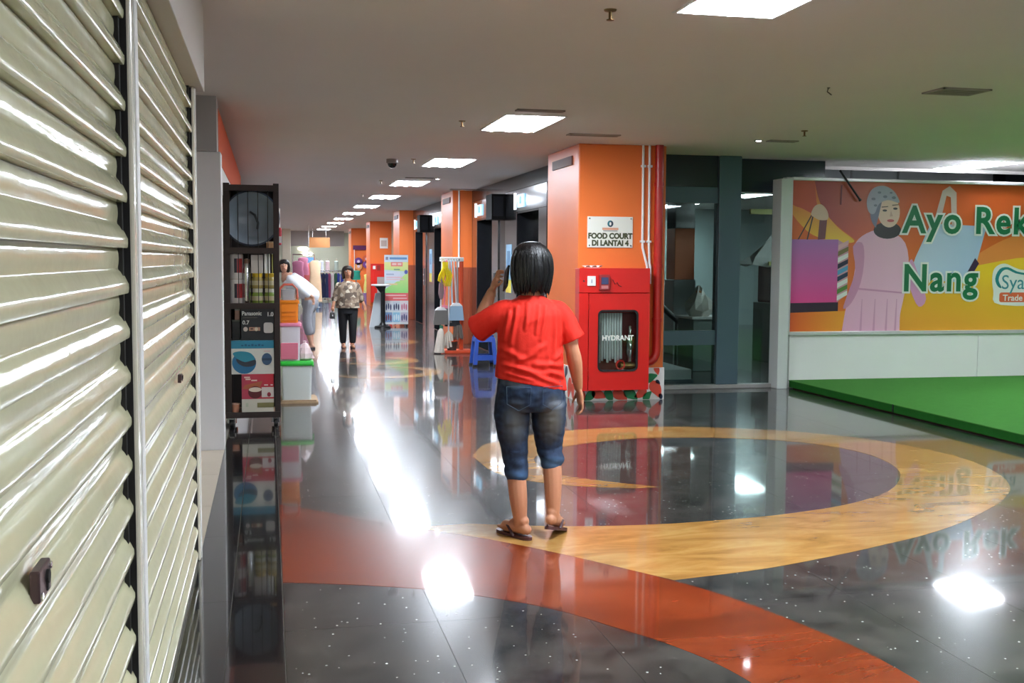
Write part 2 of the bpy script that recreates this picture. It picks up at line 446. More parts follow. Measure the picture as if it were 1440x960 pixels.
structure('wall_back', B().box(-1.7, 16, 53, 53.2, 0, CEIL), FAR_WALL, 'olive grey wall closing the far end of the corridor')
structure('wall_front', B().box(-1.7, 16, -9.2, -9, 0, CEIL), WALL_GREY, 'grey wall behind the viewer')
structure('wall_right', B().box(15.9, 16, -9, 56, 0, 5.4), mat('right_wall_paint', (196, 192, 186), 0.6), 'pale wall at the far right of the hall')
structure('trim_3', B().box(-0.46, 3.4, 50.2, 50.5, 2.15, CEIL), WALL_GREY, 'grey bulkhead across the far corridor', 'bulkhead')

# ---- pillars
PY = [11.55 + 8.35*k for k in range(5)]
plabels = ['orange pillar carrying the food court sign and hydrant box', 'orange pillar behind the mop stand with white conduit',
           'orange pillar behind the colourful standing poster', 'orange pillar with a small white notice and red box', 'orange pillar farthest down the corridor with purple sign']
pillars = []
for k, y in enumerate(PY):
    p = structure('pillar', B().box(3.33, 4.34, y, y + 1.36, 0, CEIL), ORANGE, plabels[k], 'pillar', bevel=0.01)
    pillars.append(p)
    obj('top_vent_slot', B().box(3.315, 3.335, y + 0.25, y + 1.1, 2.62, 2.72), mat('brown_vent', (104, 58, 40), 0.6), p)

# painted skirting wrap of the first pillar with leaf and drop shapes
P0 = pillars[0]
wrap = B(); wrap.box(3.318, 4.35, PY[0] - 0.012, PY[0] + 1.37, 0, 0.36)
wrap_o = obj('patterned_skirting', wrap, mat('skirting_white', (226, 222, 216), 0.35), P0)
DROP = [(0, -0.5), (0.2, -0.28), (0.31, 0.0), (0.27, 0.27), (0.12, 0.45), (-0.1, 0.45), (-0.26, 0.28), (-0.27, 0.05), (-0.16, -0.2)]
DROP = catmull(DROP, 3, True)
cols = {'r': mat('skirting_coral', (222, 74, 48), 0.35), 'g': mat('skirting_green', (18, 122, 66), 0.35), 'd': mat('skirting_navy', (40, 48, 72), 0.35)}
def drop(u, z, s, rot, c, face='front'):
    pl = []
    for a, b_ in DROP:
        x, y = a*s*math.cos(rot) - b_*s*math.sin(rot), a*s*math.sin(rot) + b_*s*math.cos(rot)
        pl.append((u + x, min(max(z + y, 0.004), 0.356)))
    to = (lambda a, b_, d: (a, PY[0] - 0.012 - d, b_)) if face == 'front' else (lambda a, b_, d: (3.318 - d, a, b_))
    obj('drop_motif', B().prism(pl, to, -0.001, 0.0025), cols[c], wrap_o)
for u, z, s, rot, c in ((4.26, .33, .11, .3, 'r'), (4.19, .245, .17, 1.9, 'g'), (4.275, .195, .07, .8, 'd'), (4.25, .115, .22, .5, 'r'), (4.155, .04, .14, 2.4, 'g'),
        (4.07, .075, .17, -1.0, 'r'), (3.955, .06, .2, .9, 'g'), (3.83, .05, .2, 1.0, 'r'), (3.70, .05, .17, .4, 'g'), (3.58, .065, .18, 1.2, 'r'), (3.47, .055, .17, -.9, 'g'), (3.38, .06, .16, .4, 'r'), (4.31, .03, .08, .2, 'd')):
    drop(u, z, s, rot, c)
for k, (u, z, s, rot, c) in enumerate(((11.66, .27, .17, .3, 'g'), (11.80, .12, .26, .4, 'r'), (11.66, .09, .2, -.3, 'r'), (11.95, .28, .16, .5, 'd'), (12.02, .12, .24, .2, 'g'), (12.22, .26, .2, .7, 'r'), (12.30, .09, .2, .1, 'g'), (12.5, .2, .26, .5, 'r'), (12.72, .12, .24, .2, 'g'))):
    drop(u, z, s, rot, c, 'side')

# dark lift wall between the pillars
for k in range(2):
    y0, y1 = PY[k] + 1.37, PY[k+1] - 0.01
    b = B(); b.box(4.05, 4.2, y0, y1, 0, CEIL); b.box(3.69, 4.05, y0, y1, 2.62, CEIL)
    for a, c in ((12.92, 14.28), (16.92, 17.46), (19.72, 19.9)):
        b.box(3.69, 4.05, min(max(a + k*8.35, y0), y1), min(max(c + k*8.35, y0), y1), 0, 2.62)
    structure('wall_right', b, DARK_STONE, ['dark stone lift wall between first and second orange pillars', 'dark stone lift wall between second and third orange pillars'][k])
structure('wall_right', B().box(4.05, 4.2, PY[2] + 1.37, 53, 0, CEIL), mat('far_shop_front', (170, 150, 130), 0.5), 'shop front wall beyond the third orange pillar')

structure('wall_back', B().box(4.21, 15.9, 25.0, 25.15, 0, CEIL), mat('hall_teal_grey', (150, 162, 160), .5), 'grey wall at the back of the hall behind the glass')
# ---- lamps
def make_lamp(x, y):
    t = thing('ceiling_light', 'x', 'ceiling light', (x, y, CEIL), group='recessed fluorescent ceiling lights')
    f = B()
    f.box(x-LW, x+LW, y-LL, y-LL+.02, CEIL-.006, CEIL+.06); f.box(x-LW, x+LW, y+LL-.02, y+LL, CEIL-.006, CEIL+.06)
    f.box(x-LW, x-LW+.02, y-LL, y+LL, CEIL-.006, CEIL+.06); f.box(x+LW-.02, x+LW, y-LL, y+LL, CEIL-.006, CEIL+.06)
    obj('frame', f, WHITE_METAL, t)
    obj('reflector', B().box(x-LW+.02, x+LW-.02, y-LL+.02, y+LL-.02, CEIL+.05, CEIL+.06), REFLECTOR, t)
    for s in (-1, 0, 1):
        r = []
        for yy, sc_ in ((y-LL+.03, .55), (y-LL+.06, 1), (y+LL-.06, 1), (y+LL-.03, .55)):
            r.append([(x + s*.178 + .083*sc_*math.cos(math.pi*j/8), yy, CEIL + .045 - .062*sc_*math.sin(math.pi*j/8)) for j in range(9)])
        obj('tube', B().rings(r, caps=True, close=True), TUBE, t)
    return t
lab = {4.80: 'bright recessed ceiling light cut by the top edge of view', 10.05: 'bright ceiling light above and left of food court pillar', 14.3: 'third bright corridor ceiling light, beside the camera dome',
       18.3: 'fourth ceiling light in the corridor row, counted from the viewer', 22.4: 'fifth ceiling light in the corridor row, counted from the viewer', 26.5: 'sixth ceiling light in the corridor row, counted from the viewer',
       30.6: 'seventh ceiling light in the corridor row, counted from the viewer', 34.7: 'eighth ceiling light in the corridor row, counted from the viewer', 38.8: 'ninth ceiling light in the corridor row, counted from the viewer',
       42.9: 'tenth ceiling light in the corridor row, above hanging sign', 47.0: 'eleventh ceiling light in the corridor row, counted from the viewer', 51.1: 'last ceiling light in the corridor row, farthest away', 0.6: 'ceiling light of the corridor row straight above the viewer', -3.6: 'ceiling light of the corridor row behind the viewer'}
labr = {12.72: 'bright ceiling light just above the shopping banner', 8.7: 'added unseen ceiling light over the green stage, second from banner', 4.3: 'added unseen ceiling light right of the viewer, before the green stage', 22.0: 'ceiling light deep behind the left glass pane', 0.2: 'added unseen ceiling light behind and right of the viewer', 0.6: 'ceiling light farthest right of the viewer', 19.7: 'nearer ceiling light in the hall behind the glass', 23.3: 'farther ceiling light in the hall behind the glass'}
L0 = make_lamp(*LAMPS[0]); L0['label'] = lab[-3.6]
for x, y in LAMPS[1:]:
    dup(L0, (x - LAMPS[0][0], y - LAMPS[0][1], 0), (lab if x < 5 else labr)[y])
# ================================================================== ROLLER SHUTTERS
def slat_mesh(y0, y1, xf, name, dent=0):
    prof = [(-.024, 0.0), (-.002, 0.001), (.0, .004), (.0012, .015), (.0005, .026), (-.003, .033), (-.009, .046), (-.016, .058), (-.0215, .064), (-.0225, .070), (-.0205, .082), (-.0198, .094), (-.0205, .106), (-.0228, .118), (-.024, .12)]
    return B().rings([[(xf + d, y, z) for d, z in prof] + [(xf - .03, y, .12), (xf - .03, y, 0)] for y in (y0, y1)], caps=True, close=True)
def shutter(label, y0, y1, xf, zt, lock_at=None):
    t = thing('roller_shutter', label, 'shutter', (xf, (y0 + y1)/2, 0), group='cream roller shutters')
    first = None; z = 0.012; k = 0
    while z < zt:
        if first is None:
            b = slat_mesh(y0, y1, xf, 'slat'); b.v = [(a, c, d + z) for a, c, d in b.v]
            first = obj('slat', b, CREAM, t, smooth=True)
        else:
            c = first.copy(); COL.objects.link(c); c.parent = t; c.location = (0, 0, k*.1203); WLOC[c.name] = origin(t)
        z += .1203; k += 1
    if lock_at:
        y, zz, wd, ht, nm = lock_at
        lo = obj('lock_plate', B().box(xf - .008, xf + .008, y - wd/2, y + wd/2, zz - ht/2, zz + ht/2), mat('brown_lock_metal', (92, 72, 74), 0.35, metal=0.6, var=0.3), t, bevel=0.003)
        lo['label'] = 'brown metal lock plate'
        kb = B(); kb.tube([(xf + .006, y + .01, zz + .004), (xf + .0125, y + .01, zz + .004)], ht*.22, n=14); kb.box(xf + .006, xf + .0105, y + .004, y + .016, zz - ht*.36, zz)
        obj('keyhole', kb, DARK_GAP, lo)
        for s in (-1, 1): obj('screw', B().tube([(xf + .006, y + s*wd*.4, zz + s*ht*.3), (xf + .011, y + s*wd*.4, zz + s*ht*.3)], .006, n=10), CHROME, lo)
    for yy in (y0, y1):
        s = 1 if yy == y1 else -1
        obj('guide_channel', B().box(xf - .034, xf - .010, min(yy - s*.004, yy - s*.03), max(yy - s*.004, yy - s*.03), 0, zt + .05), DARK_GAP, t)
    return t
XS = -0.364
shutter('cream roller shutter nearest the viewer with brown lock plate', -1.2, 3.069, XS, 2.38, (1.85, 1.03, .09, .052, 'a'))
shutter('cream roller shutter between the two posts', 3.207, 5.714, XS, 2.38, (4.73, 1.05, .05, .035, 'b'))
shutter('cream roller shutter beyond the pale column behind the shelf', 9.31, 13.4, -0.392, 2.14)
def post(label, y0, y1, x1):
    t = thing('shutter_post', label, 'post', (-.38, y0, 0), group='cream shutter posts')
    obj('post_body', B().box(-.44, x1, y0, y1, 0, 2.42), CREAM_POST, t, bevel=0.007)
    obj('rubber_edge', B().box(-.44, x1 - .012, y0 - .005, y0, 0, 2.4), DARK_GAP, t)
    obj('cover_strip', B().box(x1 - .004, x1 + .004, y0 + .055, y1 - .012, 0, 2.405), WHITE_METAL, t, bevel=0.002)
post('wide cream post between the two nearest shutters', 3.075, 3.205, -.346)
post('slim cream post at the far end of second shutter', 5.72, 5.81, -.352)
fs = tag(obj('signboard', B().box(-.46, -.384, 9.32, 17.0, 2.36, 2.78), mat('orange_signboard', (222, 92, 40), 0.7, spec=.2)), 'long orange fascia signboard above the third shutter', 'sign')
WLOC[fs.name] = Vector((0, 0, 0))
obj('signboard_bracket', B().box(-.45, -.40, 9.31, 9.36, 2.78, CEIL), WHITE_METAL, fs)

# ================================================================== CEILING FITTINGS
def sprinkler(x, y, label):
    t = thing('sprinkler', label, 'sprinkler', (x, y, CEIL), group='ceiling sprinklers')
    obj('escutcheon', B().lathe([(.001, CEIL), (.034, CEIL), (.03, CEIL-.008), (.012, CEIL-.012), (.001, CEIL-.012)], (x, y, 0), 16), mat('brass', (120, 96, 62), 0.35, metal=0.8), t)
    obj('stem', B().tube([(x, y, CEIL-.01), (x, y, CEIL-.05)], .009, n=8), MATS['brass'], t)
    obj('deflector', B().lathe([(.001, CEIL-.046), (.02, CEIL-.05), (.02, CEIL-.054), (.001, CEIL-.056)], (x, y, 0), 12), MATS['brass'], t)
for (x, y), l in zip(((1.72, 5.42), (1.76, 10.0), (1.82, 13.9), (1.80, 17.8), (5.12, 9.85), (1.82, 21.5)), ('sprinkler left of the nearest ceiling light', 'sprinkler left of the second ceiling light', 'sprinkler beside the camera dome', 'sprinkler beyond the camera dome', 'sprinkler right of the small downlight', 'farthest visible sprinkler along the corridor')):
    sprinkler(x, y, l)
t = thing('camera_dome', 'dark security camera dome on the corridor ceiling', 'camera', (1.56, 14.0, CEIL))
obj('housing', B().lathe([(.001, CEIL), (.075, CEIL), (.075, CEIL-.045), (.062, CEIL-.055), (.001, CEIL-.055)], (1.56, 14.0, 0), 24), mat('dome_housing', (120, 112, 108), 0.4), t, smooth=True)
obj('dome', B().lathe([(.06, CEIL-.05), (.055, CEIL-.08), (.04, CEIL-.10), (.02, CEIL-.112), (.001, CEIL-.115)], (1.56, 14.0, 0), 24), mat('smoked_dome', (20, 18, 18), 0.08), t, smooth=True)
def vent(x, y, wx, wy, label, n=5):
    t = thing('ceiling_vent', label, 'vent', (x, y, CEIL), group='ceiling air vents')
    f = B(); f.box(x-wx, x+wx, y-wy, y-wy+.02, CEIL-.012, CEIL); f.box(x-wx, x+wx, y+wy-.02, y+wy, CEIL-.012, CEIL); f.box(x-wx, x-wx+.02, y-wy, y+wy, CEIL-.012, CEIL); f.box(x+wx-.02, x+wx, y-wy, y+wy, CEIL-.012, CEIL)
    obj('frame', f, mat('vent_frame', (158, 148, 140), 0.5), t)
    obj('backing', B().box(x-wx+.02, x+wx-.02, y-wy+.02, y+wy-.02, CEIL-.003, CEIL-.001), mat('vent_dark', (52, 46, 42), 0.7), t)
    for k in range(n):
        yy = y - wy + .02 + (2*wy - .04)*(k + .5)/n; h = (2*wy - .04)/n*.32
        b = B(); b.box(x-wx+.02, x+wx-.02, yy-h, yy+h, CEIL-.011, CEIL-.006); obj('slat', b, mat('vent_slat', (128, 118, 110), 0.5), t)
vent(5.02, 7.30, .20, .14, 'square ceiling air vent above the green stage', 5)
vent(3.24, 10.72, .27, .07, 'long slot vent above the food court pillar', 3)
vent(2.28, 9.12, .21, .05, 'slot vent behind the second ceiling light', 2)
vent(2.32, 17.0, .22, .06, 'slot vent behind the third ceiling light', 2)
vent(3.48, 19.5, .26, .06, 'slot vent above the second orange pillar', 2)
vent(5.32, 10.72, .16, .06, 'slot vent beside the small downlight near the glass', 2)
def downlight(x, y, label):
    t = thing('downlight', label, 'downlight', (x, y, CEIL), group='small round downlights')
    obj('rim', B().lathe([(.034, CEIL), (.05, CEIL), (.05, CEIL-.01), (.036, CEIL-.012), (.034, CEIL)], (x, y, 0), 20), CHROME, t)
    obj('bulb', B().lathe([(.001, CEIL-.016), (.02, CEIL-.014), (.032, CEIL-.006), (.034, CEIL)], (x, y, 0), 16), TUBE, t)
downlight(5.05, 10.72, 'small lit downlight on the ceiling before the glass partition')
downlight(2.62, 17.1, 'small lit downlight behind the third ceiling light')
t = thing('ceiling_hook', 'small bent wire hook stuck in the bare ceiling', 'hook', (4.03, 7.4, CEIL))
obj('wire', B().tube([(4.03, 7.4, CEIL), (4.02, 7.4, CEIL-.03), (4.05, 7.39, CEIL-.055)], .005, n=6), mat('wire_grey', (90, 84, 80), 0.5), t)
obj('plug', B().lathe([(.001, CEIL), (.012, CEIL), (.01, CEIL-.006), (.001, CEIL-.006)], (4.03, 7.4, 0), 10), MATS['wire_grey'], t)

# ================================================================== PILLAR FITTINGS
Yf = PY[0]
# sign
t = thing('food_court_sign', 'white sign on the orange pillar reading food court', 'sign', (3.69, Yf, 1.87))
obj('plate', B().box(3.43, 3.953, Yf - .014, Yf, 1.70, 2.04), mat('sign_white', (226, 224, 214), 0.35), t, bevel=0.003)
dk = mat('sign_letter_green', (66, 70, 40), 0.5)
RX = (math.pi/2, 0, 0)
text('lettering', 'FOOD COURT', .083, (3.692, Yf - .0155, 1.80), RX, dk, t, .0045, align='CENTER', sx=0.93)
text('lettering', 'DI LANTAI 4', .083, (3.692, Yf - .0155, 1.722), RX, dk, t, .0045, align='CENTER', sx=0.93)
b = B()
for s in (0, 1):   # two facing hooks of the emblem
    arc = ellipse(3.692, 1.962, .034, .036, 14, 60 + 180*s, 250 + 180*s); inn = ellipse(3.692 + (.008 if s == 0 else -.008), 1.962, .020, .022, 14, 60 + 180*s, 250 + 180*s)
    b.prism(arc + list(reversed(inn)), lambda a, c, d: (a, Yf - .014 - d, c), 0, .0015, mi=s)
obj('emblem', b, [mat('emblem_teal', (40, 108, 120), 0.4), mat('emblem_navy', (52, 62, 74), 0.4)], t)
obj('emblem_band', B().box(3.60, 3.785, Yf - .0155, Yf - .013, 1.893, 1.918, 0).box(3.61, 3.775, Yf - .0155, Yf - .013, 1.878, 1.888, 1), [mat('band_tan', (214, 150, 120), 0.5), mat('band_grey', (130, 130, 130), 0.5)], t)
for x in (3.452, 3.93):
    for z in (1.722, 2.018): obj('screw', B().tube([(x, Yf - .013, z), (x, Yf - .02, z)], .008, n=10), STEEL, t)
# hydrant cabinet
CY = 11.37
t = thing('hydrant_cabinet', 'red fire hydrant cabinet with window on the first orange pillar', 'hydrant cabinet', (3.70, CY, .13))
b = B(); b.box(3.30, 4.10, CY + .03, Yf, 1.20, 1.47); b.box(3.30, 3.33, CY + .03, Yf, .13, 1.2); b.box(4.07, 4.10, CY + .03, Yf, .13, 1.2); b.box(3.33, 4.07, CY + .03, Yf, .13, .16); b.box(3.33, 4.07, Yf - .02, Yf, .16, 1.2)
b.box(3.295, 3.402, CY, CY + .03, .13, 1.20); b.box(3.295, 4.105, CY, CY + .03, 1.205, 1.475)
body = obj('body', b, RED_PAINT, t, bevel=0.004)
win = rrect(3.52, 3.962, .352, 1.01, .05)
dr = B()
out = [(3.408, .135), (4.102, .135), (4.102, 1.198), (3.408, 1.198)]
def ring_face(o4, i_, to, d):
    # outer rectangle joined to the rounded hole
    n = len(i_); res = []
    cx = sum(p[0] for p in i_)/n; cy = sum(p[1] for p in i_)/n
    def proj_out(p):
        dx, dy = p[0]-cx, p[1]-cy
        tx = ((o4[1][0]-cx) if dx > 0 else (o4[0][0]-cx))/dx if abs(dx) > 1e-9 else 1e9
        ty = ((o4[2][1]-cy) if dy > 0 else (o4[0][1]-cy))/dy if abs(dy) > 1e-9 else 1e9
        k = min(tx, ty); return (cx + dx*k, cy + dy*k)
    pts = list(i_)
    for c in o4: pts.append((cx + (c[0]-cx)*1e-3, cy + (c[1]-cy)*1e-3))
    # insert corners by angle
    seq = []
    for p in i_: seq.append((math.atan2(p[1]-cy, p[0]-cx), p, proj_out(p)))
    for c in o4:
        a = math.atan2(c[1]-cy, c[0]-cx)
        seq.append((a, None, c))
    seq.sort(key=lambda q: q[0])
    m_ = len(seq)
    for k in range(m_):
        if seq[k][1] is None:   # hole point at that angle: the mean of its neighbours
            a, c2 = seq[k-1][1], seq[(k+1) % m_][1]
            seq[k] = (seq[k][0], ((a[0]+c2[0])/2, (a[1]+c2[1])/2), seq[k][2])
    return seq
seq = ring_face(out, win, None, 0)
for k in range(len(seq)):
    a, c = seq[k], seq[(k+1) % len(seq)]
    F, Bk = CY - .004, CY + .022
    dr.face([(a[1][0], F, a[1][1]), (c[1][0], F, c[1][1]), (c[2][0], F, c[2][1]), (a[2][0], F, a[2][1])])
    dr.face([(a[1][0], Bk, a[1][1]), (c[1][0], Bk, c[1][1]), (c[2][0], Bk, c[2][1]), (a[2][0], Bk, a[2][1])])
    dr.face([(a[1][0], F, a[1][1]), (c[1][0], F, c[1][1]), (c[1][0], Bk, c[1][1]), (a[1][0], Bk, a[1][1])])
    dr.face([(a[2][0], F, a[2][1]), (c[2][0], F, c[2][1]), (c[2][0], Bk, c[2][1]), (a[2][0], Bk, a[2][1])])
door = obj('door', dr, RED_PAINT, t, weld=True)
g = B(); wi = rrect(3.51, 3.972, .342, 1.02, .055); wo = rrect(3.528, 3.954, .36, 1.002, .045)
for k in range(len(wi)):
    k2 = (k+1) % len(wi)
    a, c, e, f_ = wi[k], wi[k2], wo[k2], wo[k]
    y1_, y2_ = CY - .012, CY - .003
    g.face([(a[0], y1_, a[1]), (c[0], y1_, c[1]), (e[0], y1_, e[1]), (f_[0], y1_, f_[1])])
    g.face([(a[0], y1_, a[1]), (c[0], y1_, c[1]), (c[0], y2_, c[1]), (a[0], y2_, a[1])])
    g.face([(f_[0], y1_, f_[1]), (e[0], y1_, e[1]), (e[0], y2_ + .01, e[1]), (f_[0], y2_ + .01, f_[1])])
obj('gasket', g, BLACK, door, fix=False)
obj('glass', B().prism(rrect(3.522, 3.96, .354, 1.008, .048), lambda a, c, d: (a, CY + d, c), .008, .012), GLASS, door)
text('lettering', 'HYDRANT', .078, (3.742, CY + .0035, .685), RX, mat('hydrant_letter', (236, 232, 224), 0.5), door, .002, align='CENTER', sx=0.98)
obj('interior', B().box(3.335, 4.065, Yf - .03, Yf - .022, .165, 1.195), mat('dark_red_interior', (120, 26, 24), 0.5), t)
HOSE = mat('white_hose_canvas', (206, 206, 204), 0.8, bump=0.2, bscale=200)
for k in range(9):
    x = 3.545 + .031*k; z0 = .44 + .02*(k % 3)
    path = [(x, CY + .055, .98), (x, CY + .05, .75), (x + .003, CY + .05, z0 + .03), (x + .008, CY + .065, z0), (x + .012, CY + .085, z0 + .03), (x + .01, CY + .09, .98)]
    obj('hose_fold', B().tube(path, .013, n=8, flat=.55), HOSE, t, smooth=True)
obj('hose_rack', B().box(3.36, 4.05, CY + .06, CY + .075, .985, 1.01), RED_DARK, t)
obj('nozzle', B().lathe([(.001, .84), (.02, .84), (.022, .7), (.04, .68), (.045, .55), (.03, .5), (.03, .44), (.001, .44)], (3.905, CY + .07, 0), 16), CHROME, t, smooth=True)
vb = B(); vb.tube([(3.80, CY + .08, .40), (3.96, CY + .08, .40)], .035, n=14); obj('valve', vb, mat('brass_valve', (176, 140, 84), 0.3, metal=0.9), t, smooth=True)
obj('valve_wheel', B().lathe([(.04, -.01), (.055, -.01), (.055, .01), (.04, .01), (.04, -.01)], (3.79, CY + .05, .41), 20, 'y'), RED_PAINT, t)
obj('number_plate', B().box(3.385, 3.478, CY - .012, CY, 1.282, 1.388), WHITE_PLASTIC, t, bevel=0.003)
text('number', '1', .06, (3.432, CY - .0135, 1.312), RX, mat('ink_blue', (60, 70, 120), 0.5), t, align='CENTER')
cp = obj('call_point', B().box(3.515, 3.632, CY - .035, CY, 1.235, 1.405), mat('call_point_red', (150, 40, 40), 0.3), t, bevel=0.006)
obj('call_point_glass', B().box(3.535, 3.612, CY - .04, CY - .034, 1.30, 1.375), mat('call_glass', (70, 78, 110), 0.1), cp)
obj('call_point_label', B().box(3.535, 3.612, CY - .0385, CY - .034, 1.252, 1.285), mat('call_label', (186, 120, 116), 0.5), cp)
obj('paint_mark', B().tube([(3.675, CY - .001, 1.35), (3.70, CY - .001, 1.30), (3.725, CY - .001, 1.32), (3.745, CY - .001, 1.285), (3.775, CY - .001, 1.275)], .006, n=6), mat('dark_red_mark', (110, 16, 18), 0.5), t)
obj('hinge_bolt', B().tube([(3.345, CY - .006, 1.335), (3.345, CY, 1.335)], .009, n=10), CHROME, t)
for z in (.32, 1.05): obj('hinge', B().tube([(3.404, CY - .008, z - .035), (3.404, CY - .008, z + .035)], .008, n=8), RED_DARK, door)
# loose white paper on top of the cabinet
t = thing('crumpled_paper', 'crumpled white paper left on top of the hydrant cabinet', 'paper', (3.46, 11.44, 1.475))
b = B(); nx, ny = 8, 5; P = [[(3.36 + .2*i/nx, 11.39 + .1*j/ny, 1.478 + .022*abs(math.sin(i*2.1 + j*1.7)) + .004) for i in range(nx+1)] for j in range(ny+1)]
for j in range(ny):
    for i in range(nx): b.face([P[j][i], P[j][i+1], P[j+1][i+1], P[j+1][i]])
b.box(3.38, 3.54, 11.40, 11.48, 1.475, 1.4785)
obj('sheet', b, WHITE_PLASTIC, t, fix=False)
# pipes
t = thing('fire_main_pipe', 'red riser pipe down the right of food court pillar', 'pipe', (4.235, Yf - .05, .4))
pp = [(4.237, Yf - .055, CEIL), (4.237, Yf - .055, .56)] + [(4.237 - .10*(1 - math.cos(a)), Yf - .055, .56 - .13*math.sin(a)) for a in (.4, .8, 1.2, math.pi/2)] + [(4.10, Yf - .055, .43)]
obj('riser', B().tube(pp, .048, n=16), RED_DARK, t, smooth=True)
for z in (2.4, 1.5, .9): obj('pipe_clamp', B().tube([(4.237, Yf - .055, z - .02), (4.237, Yf - .055, z + .02)], .055, n=16).box(4.225, 4.25, Yf - .05, Yf, z - .015, z + .015), RED_DARK, t)
for k, dx in enumerate((0, .075)):
    t = thing('conduit', ['left one of two white conduits on food court pillar', 'right one of two white conduits beside the red riser'][k], 'conduit', (4.06 + dx, Yf - .018, 1.5), group='white conduits on the food court pillar')
    y = Yf - .018
    obj('tube', B().tube([(4.06 + dx, y, CEIL), (4.065 + dx, y, 1.78), (4.068 + dx, y, 1.70), (4.115 + dx*.5, y, 1.53), (4.125 + dx*.5, y, 1.49), (4.125 + dx*.5, y, 1.30)], .014, n=10), WHITE_PLASTIC, t, smooth=True)
    for z in (2.60, 1.77): obj('clip', B().box(4.04 + dx, 4.09 + dx, Yf - .036, Yf, z - .012, z + .012), WHITE_PLASTIC, t)
# ---- second pillar fittings
Y2 = PY[1]
t = thing('conduit', 'white conduit running down the second orange pillar', 'conduit', (3.44, Y2 - .016, 1.6))
obj('tube', B().tube([(3.445, Y2 - .016, CEIL), (3.445, Y2 - .016, 1.45)], .016, n=8), WHITE_PLASTIC, t)
obj('junction_box', B().box(3.40, 3.49, Y2 - .05, Y2, 1.36, 1.46), WHITE_PLASTIC, t, bevel=.004)
for k in (1, 2):
    t = thing('brown_board', ['brown painted board leaning on the second orange pillar', 'brown painted board on the third orange pillar beside poster'][k-1], 'board', (3.6, PY[k] - .06, 0))
    obj('panel', B().box(3.34, 4.05, PY[k] - .06, PY[k] - .02, 0, 1.42), mat('brown_board_paint', (150, 66, 34), 0.5), t, bevel=0.003)
    obj('batten', B().box(3.62, 3.66, PY[k] - .075, PY[k] - .06, .02, 1.4), MATS['brown_board_paint'], t)
# ---- lifts
def lift(k, y0, y1, a0, a1, lb):
    X = 3.67
    t = thing('lift_entrance', lb, 'lift', (X, (y0 + y1)/2, 0), group='steel lift entrances')
    b = B(); b.box(X, 4.0, a1, y1, 0, 2.28); b.box(X, 4.0, y0, a0, 0, 2.28); b.box(X, 4.0, y0, y1, 2.28, 2.61)
    obj('portal', b, STEEL, t, bevel=.004)
    j = B(); j.box(X + .004, 4.0, a1 - .02, a1, 0, 2.27); j.box(X + .004, 4.0, a0, a0 + .02, 0, 2.27); j.box(X + .004, 4.0, a0, a1, 2.255, 2.278)
    obj('jamb_lining', j, DARK_STONE, t)
    m = (a0 + a1)/2
    for p, q in ((a0 + .022, m - .002), (m + .002, a1 - .022)): obj('door_leaf', B().box(3.93, 3.96, p, q, .01, 2.25), STEEL, t)
    obj('sill', B().box(X, 4.0, a0, a1, 0, .008), STEEL, t)
    obj('floor_indicator', B().box(X - .02, X, m + .15, m + .55, 2.34, 2.53), mat('indicator_blue', (150, 205, 235), .3, emit=.5), t)
    obj('indicator_arrow', B().prism([(m + .29, 2.39), (m + .41, 2.39), (m + .41, 2.48), (m + .35, 2.51), (m + .29, 2.48)], lambda a, c, d: (X - .02 - d, a, c), 0, .003), mat('indicator_teal', (30, 120, 150), .4, emit=.5), t)
    obj('header_glint', B().box(X - .015, X, a1 + .06, a1 + .13, 2.32, 2.57), mat('header_glint_glow', (235, 240, 245), .4, emit=.8), t)  # glowing strip imitates a lamp reflection on the steel header
    obj('call_panel', B().box(X - .012, X, a0 - .30, a0 - .18, .95, 1.35), mat('call_panel_grey', (90, 94, 100), .3, metal=.7), t, bevel=.003)
    for z in (1.06, 1.2): obj('call_button', B().tube([(X - .012, a0 - .24, z), (X - .02, a0 - .24, z)], .018, n=12), WHITE_PLASTIC, t)
for k in range(2):
    d = 8.35*k
    lift(k, 14.29 + d, 16.91 + d, 14.72 + d, 16.1 + d, ['steel lift entrance nearest the food court pillar', 'nearer steel lift entrance beyond the mop stand'][k])
    lift(k, 17.47 + d, 19.71 + d, 17.95 + d, 19.3 + d, ['steel lift entrance just before the second orange pillar', 'farther steel lift entrance next to third orange pillar'][k])
    t = thing('hall_display', ['black boxed display above the gap between nearer lifts', 'black boxed display above the gap between farther lifts'][k], 'display', (3.67, 17.2 + d, 2.4))
    obj('case', B().box(3.46, 3.688, 16.95 + d, 17.42 + d, 2.20, 2.60), mat('matt_black_case', (20, 20, 22), .8, spec=.15), t, bevel=.006)
    obj('screen', B().box(3.49, 3.65, 16.944 + d, 16.95 + d, 2.25, 2.56), mat('dark_screen', (22, 24, 30), .5, spec=.2), t)
    t = thing('lift_notice', ['blue and yellow notice on steel beside the nearer lifts', 'blue and yellow notice on steel beside the farther lifts'][k], 'notice', (3.66, 16.6 + d, 1.4))
    n_ = B(); n_.box(3.664, 3.6695, 16.42 + d, 16.80 + d, 1.05, 1.80, col=(150, 196, 226)); n_.box(3.6635, 3.6645, 16.42 + d, 16.80 + d, 1.05, 1.25, col=(222, 204, 70)); n_.box(3.6635, 3.6645, 16.5 + d, 16.72 + d, 1.45, 1.7, col=(80, 130, 170))
    obj('sheet', n_, PRINT, t)
